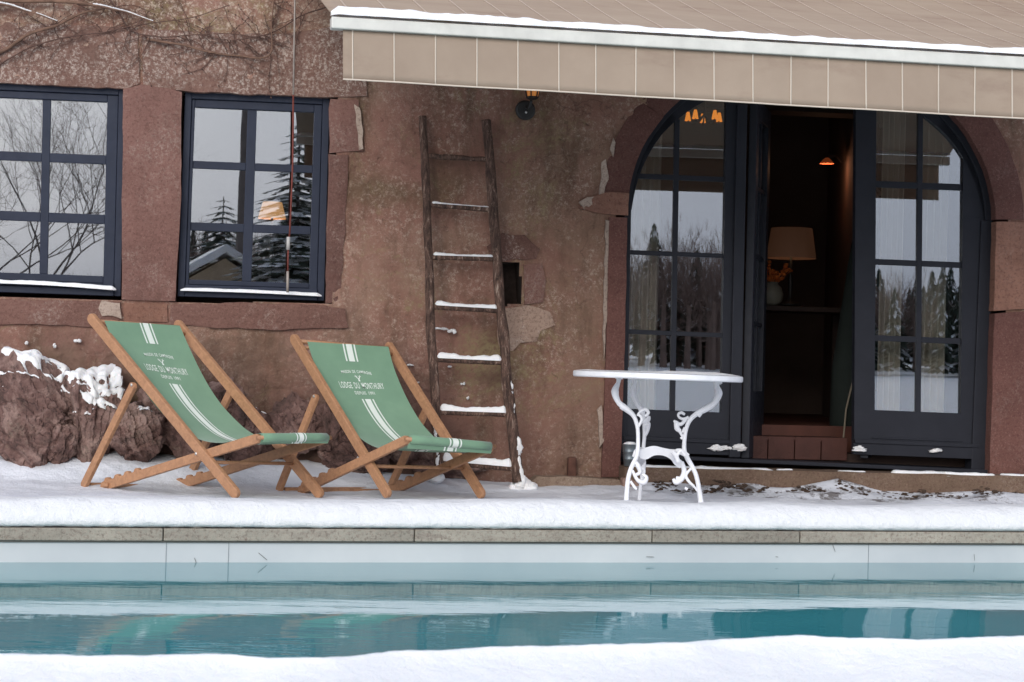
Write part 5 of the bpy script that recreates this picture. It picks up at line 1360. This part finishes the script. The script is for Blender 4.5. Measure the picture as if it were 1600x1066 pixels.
conifer(MIR(345, 450, 34, 0.0), 4.7, 2.4, 14, 'broad dark conifer mirrored low in the second window', 0.3, dens=1.5)
# cottage far across the garden
cb0 = MIR(340, 450, 24, 0.0); CT = thing('cottage', cb0, 'small cream cottage with a snowy gable roof mirrored low in the second window', 'cottage')
vx = Vector((1, 0, 0)); vy_ = Vector((0, 1, 0))
m_ = MB(); m_.box(cb0+ZV*1.0, (0.9, 0.9, 1.0)); m_.prism([cb0+Vector((-0.9, 0.9, 2.0)), cb0+Vector((0.9, 0.9, 2.0)), cb0+Vector((0, 0.9, 2.55))], Vector((0, -1.8, 0))); build('wall', m_, simple('cream_cottage_wall', (190, 168, 140)), CT)
m_ = MB()
for s in (-1, 1): m_.prism([cb0+Vector((s*1.15, 1.05, 1.95)), cb0+Vector((0, 1.05, 2.65)), cb0+Vector((0, 1.05, 2.8)), cb0+Vector((s*1.15, 1.05, 2.1))], Vector((0, -2.1, 0)))
build('roof', m_, snow, CT)
m_ = MB(); m_.box(cb0+Vector((0.35, 0.91, 1.2)), (0.18, 0.03, 0.3)); build('window', m_, black_iron, CT)
# utility pole with cables
pb_ = MIR(377, 450, 30, 0.0); UP = thing('utility_pole', pb_, 'weathered pole with cables mirrored in the second window', 'pole')
m_ = MB(); m_.tube([pb_, pb_+ZV*7.6], [0.17, 0.08], 8); build('pole', m_, tbark, UP); m_ = MB(); m_.tube([pb_+ZV*7.3-ex*0.5, pb_+ZV*7.3+ex*0.5], 0.05, 6)
for k in (-.4, 0, .4): m_.tube([pb_+ZV*7.3+ex*k, pb_+ZV*7.5+ex*k], 0.05, 6)
build('crossarm', m_, tbark, UP)
m_ = MB(); e_ = MIR(-500, 20, 40, 9.5)
for dz in (0, -.35): m_.tube([(pb_+ZV*(7.4+dz)).lerp(e_+ZV*dz, i/12) - ZV*1.2*(1-(2*i/12-1)**2) for i in range(13)], 0.022, 4)
build('cable', m_, black_iron, UP)
# woodland edge: one mass of trees
wd = MB(); rnd = random.Random(12)
def crown(b, H, Rr, con):
    if con:
        n = 22
        for i in range(n):
            z = H*(0.05+0.95*i/n); rr = Rr*(1-i/n)**0.9+0.06
            for k in range(9):
                a = 6.283*(k+rnd.random())/9; d = Vector((math.cos(a), math.sin(a), 0)); sd_ = Vector((-d.y, d.x, 0)); p = b+ZV*z; rq = rr*rnd.uniform(.65, 1.15)
                wd.add([p+ZV*H*.035, p+d*rq*.7+sd_*rq*.3, p+d*rq-ZV*H*.045, p+d*rq*.7-sd_*rq*.3], [(0,1,2), (0,2,3)], 1 if rnd.random() < .14 else 0)
    else:
        wd.tube([b, b+ZV*H*.5], [0.14, 0.08], 4, 2)
        for i in range(230):
            v = Vector((rnd.gauss(0, 1), rnd.gauss(0, 1), rnd.gauss(0, 1))).normalized()*rnd.uniform(.2, 1); q = b+ZV*H*.56+Vector((v.x*Rr, v.y*Rr, v.z*H*.40)); d = (v+ZV*.9).normalized()
            L = rnd.uniform(.35, .85); s_ = d.cross(Vector((rnd.random(), rnd.random(), .1))).normalized()
            wd.add([q-s_*.018, q+s_*.018, q+d*L], [(0,1,2)], 2); wd.add([q+d*L*.3, q+d*L*.34, q+d*L*.8+s_*.28], [(0,1,2)], 2)
tops = [(-300, 438), (230, 432), (240, 352), (400, 345), (520, 400), (900, 380), (980, 352), (1060, 330), (1140, 350), (1300, 400), (1360, 410), (1440, 400), (1520, 410), (1900, 400)]
for i in range(520):
    px = rnd.uniform(-300, 1900); D = rnd.uniform(66, 92); q = MIR(px, 560, D, 0.0)
    tt, rr = TR(q); gz = -0.05+min(9.0, max(0, -rr-22)*0.028); dist = (q-EYE).length*0 + (PW(px, 560)-EYE).length + D
    con = (px > 1330 and rnd.random() < .6) or rnd.random() < .07
    zt = EYE.z + (583+(px-1030)*0.0262-interp(tops, px))/FPX*dist
    H = max(1.5, zt-gz)*rnd.uniform(.72, 1.06)
    crown(Vector((q.x, q.y, gz-0.2)), H, H*rnd.uniform(.16, .24) if con else H*rnd.uniform(.22, .34), con)
tag(build('woodland', wd, [needles, snow, simple('bare_brown_crowns', (128, 108, 98), .9, .3, 2)], None), 'far wooded hillside of conifers and bare trees, mirrored in the door glass', 'woodland', kind='stuff')
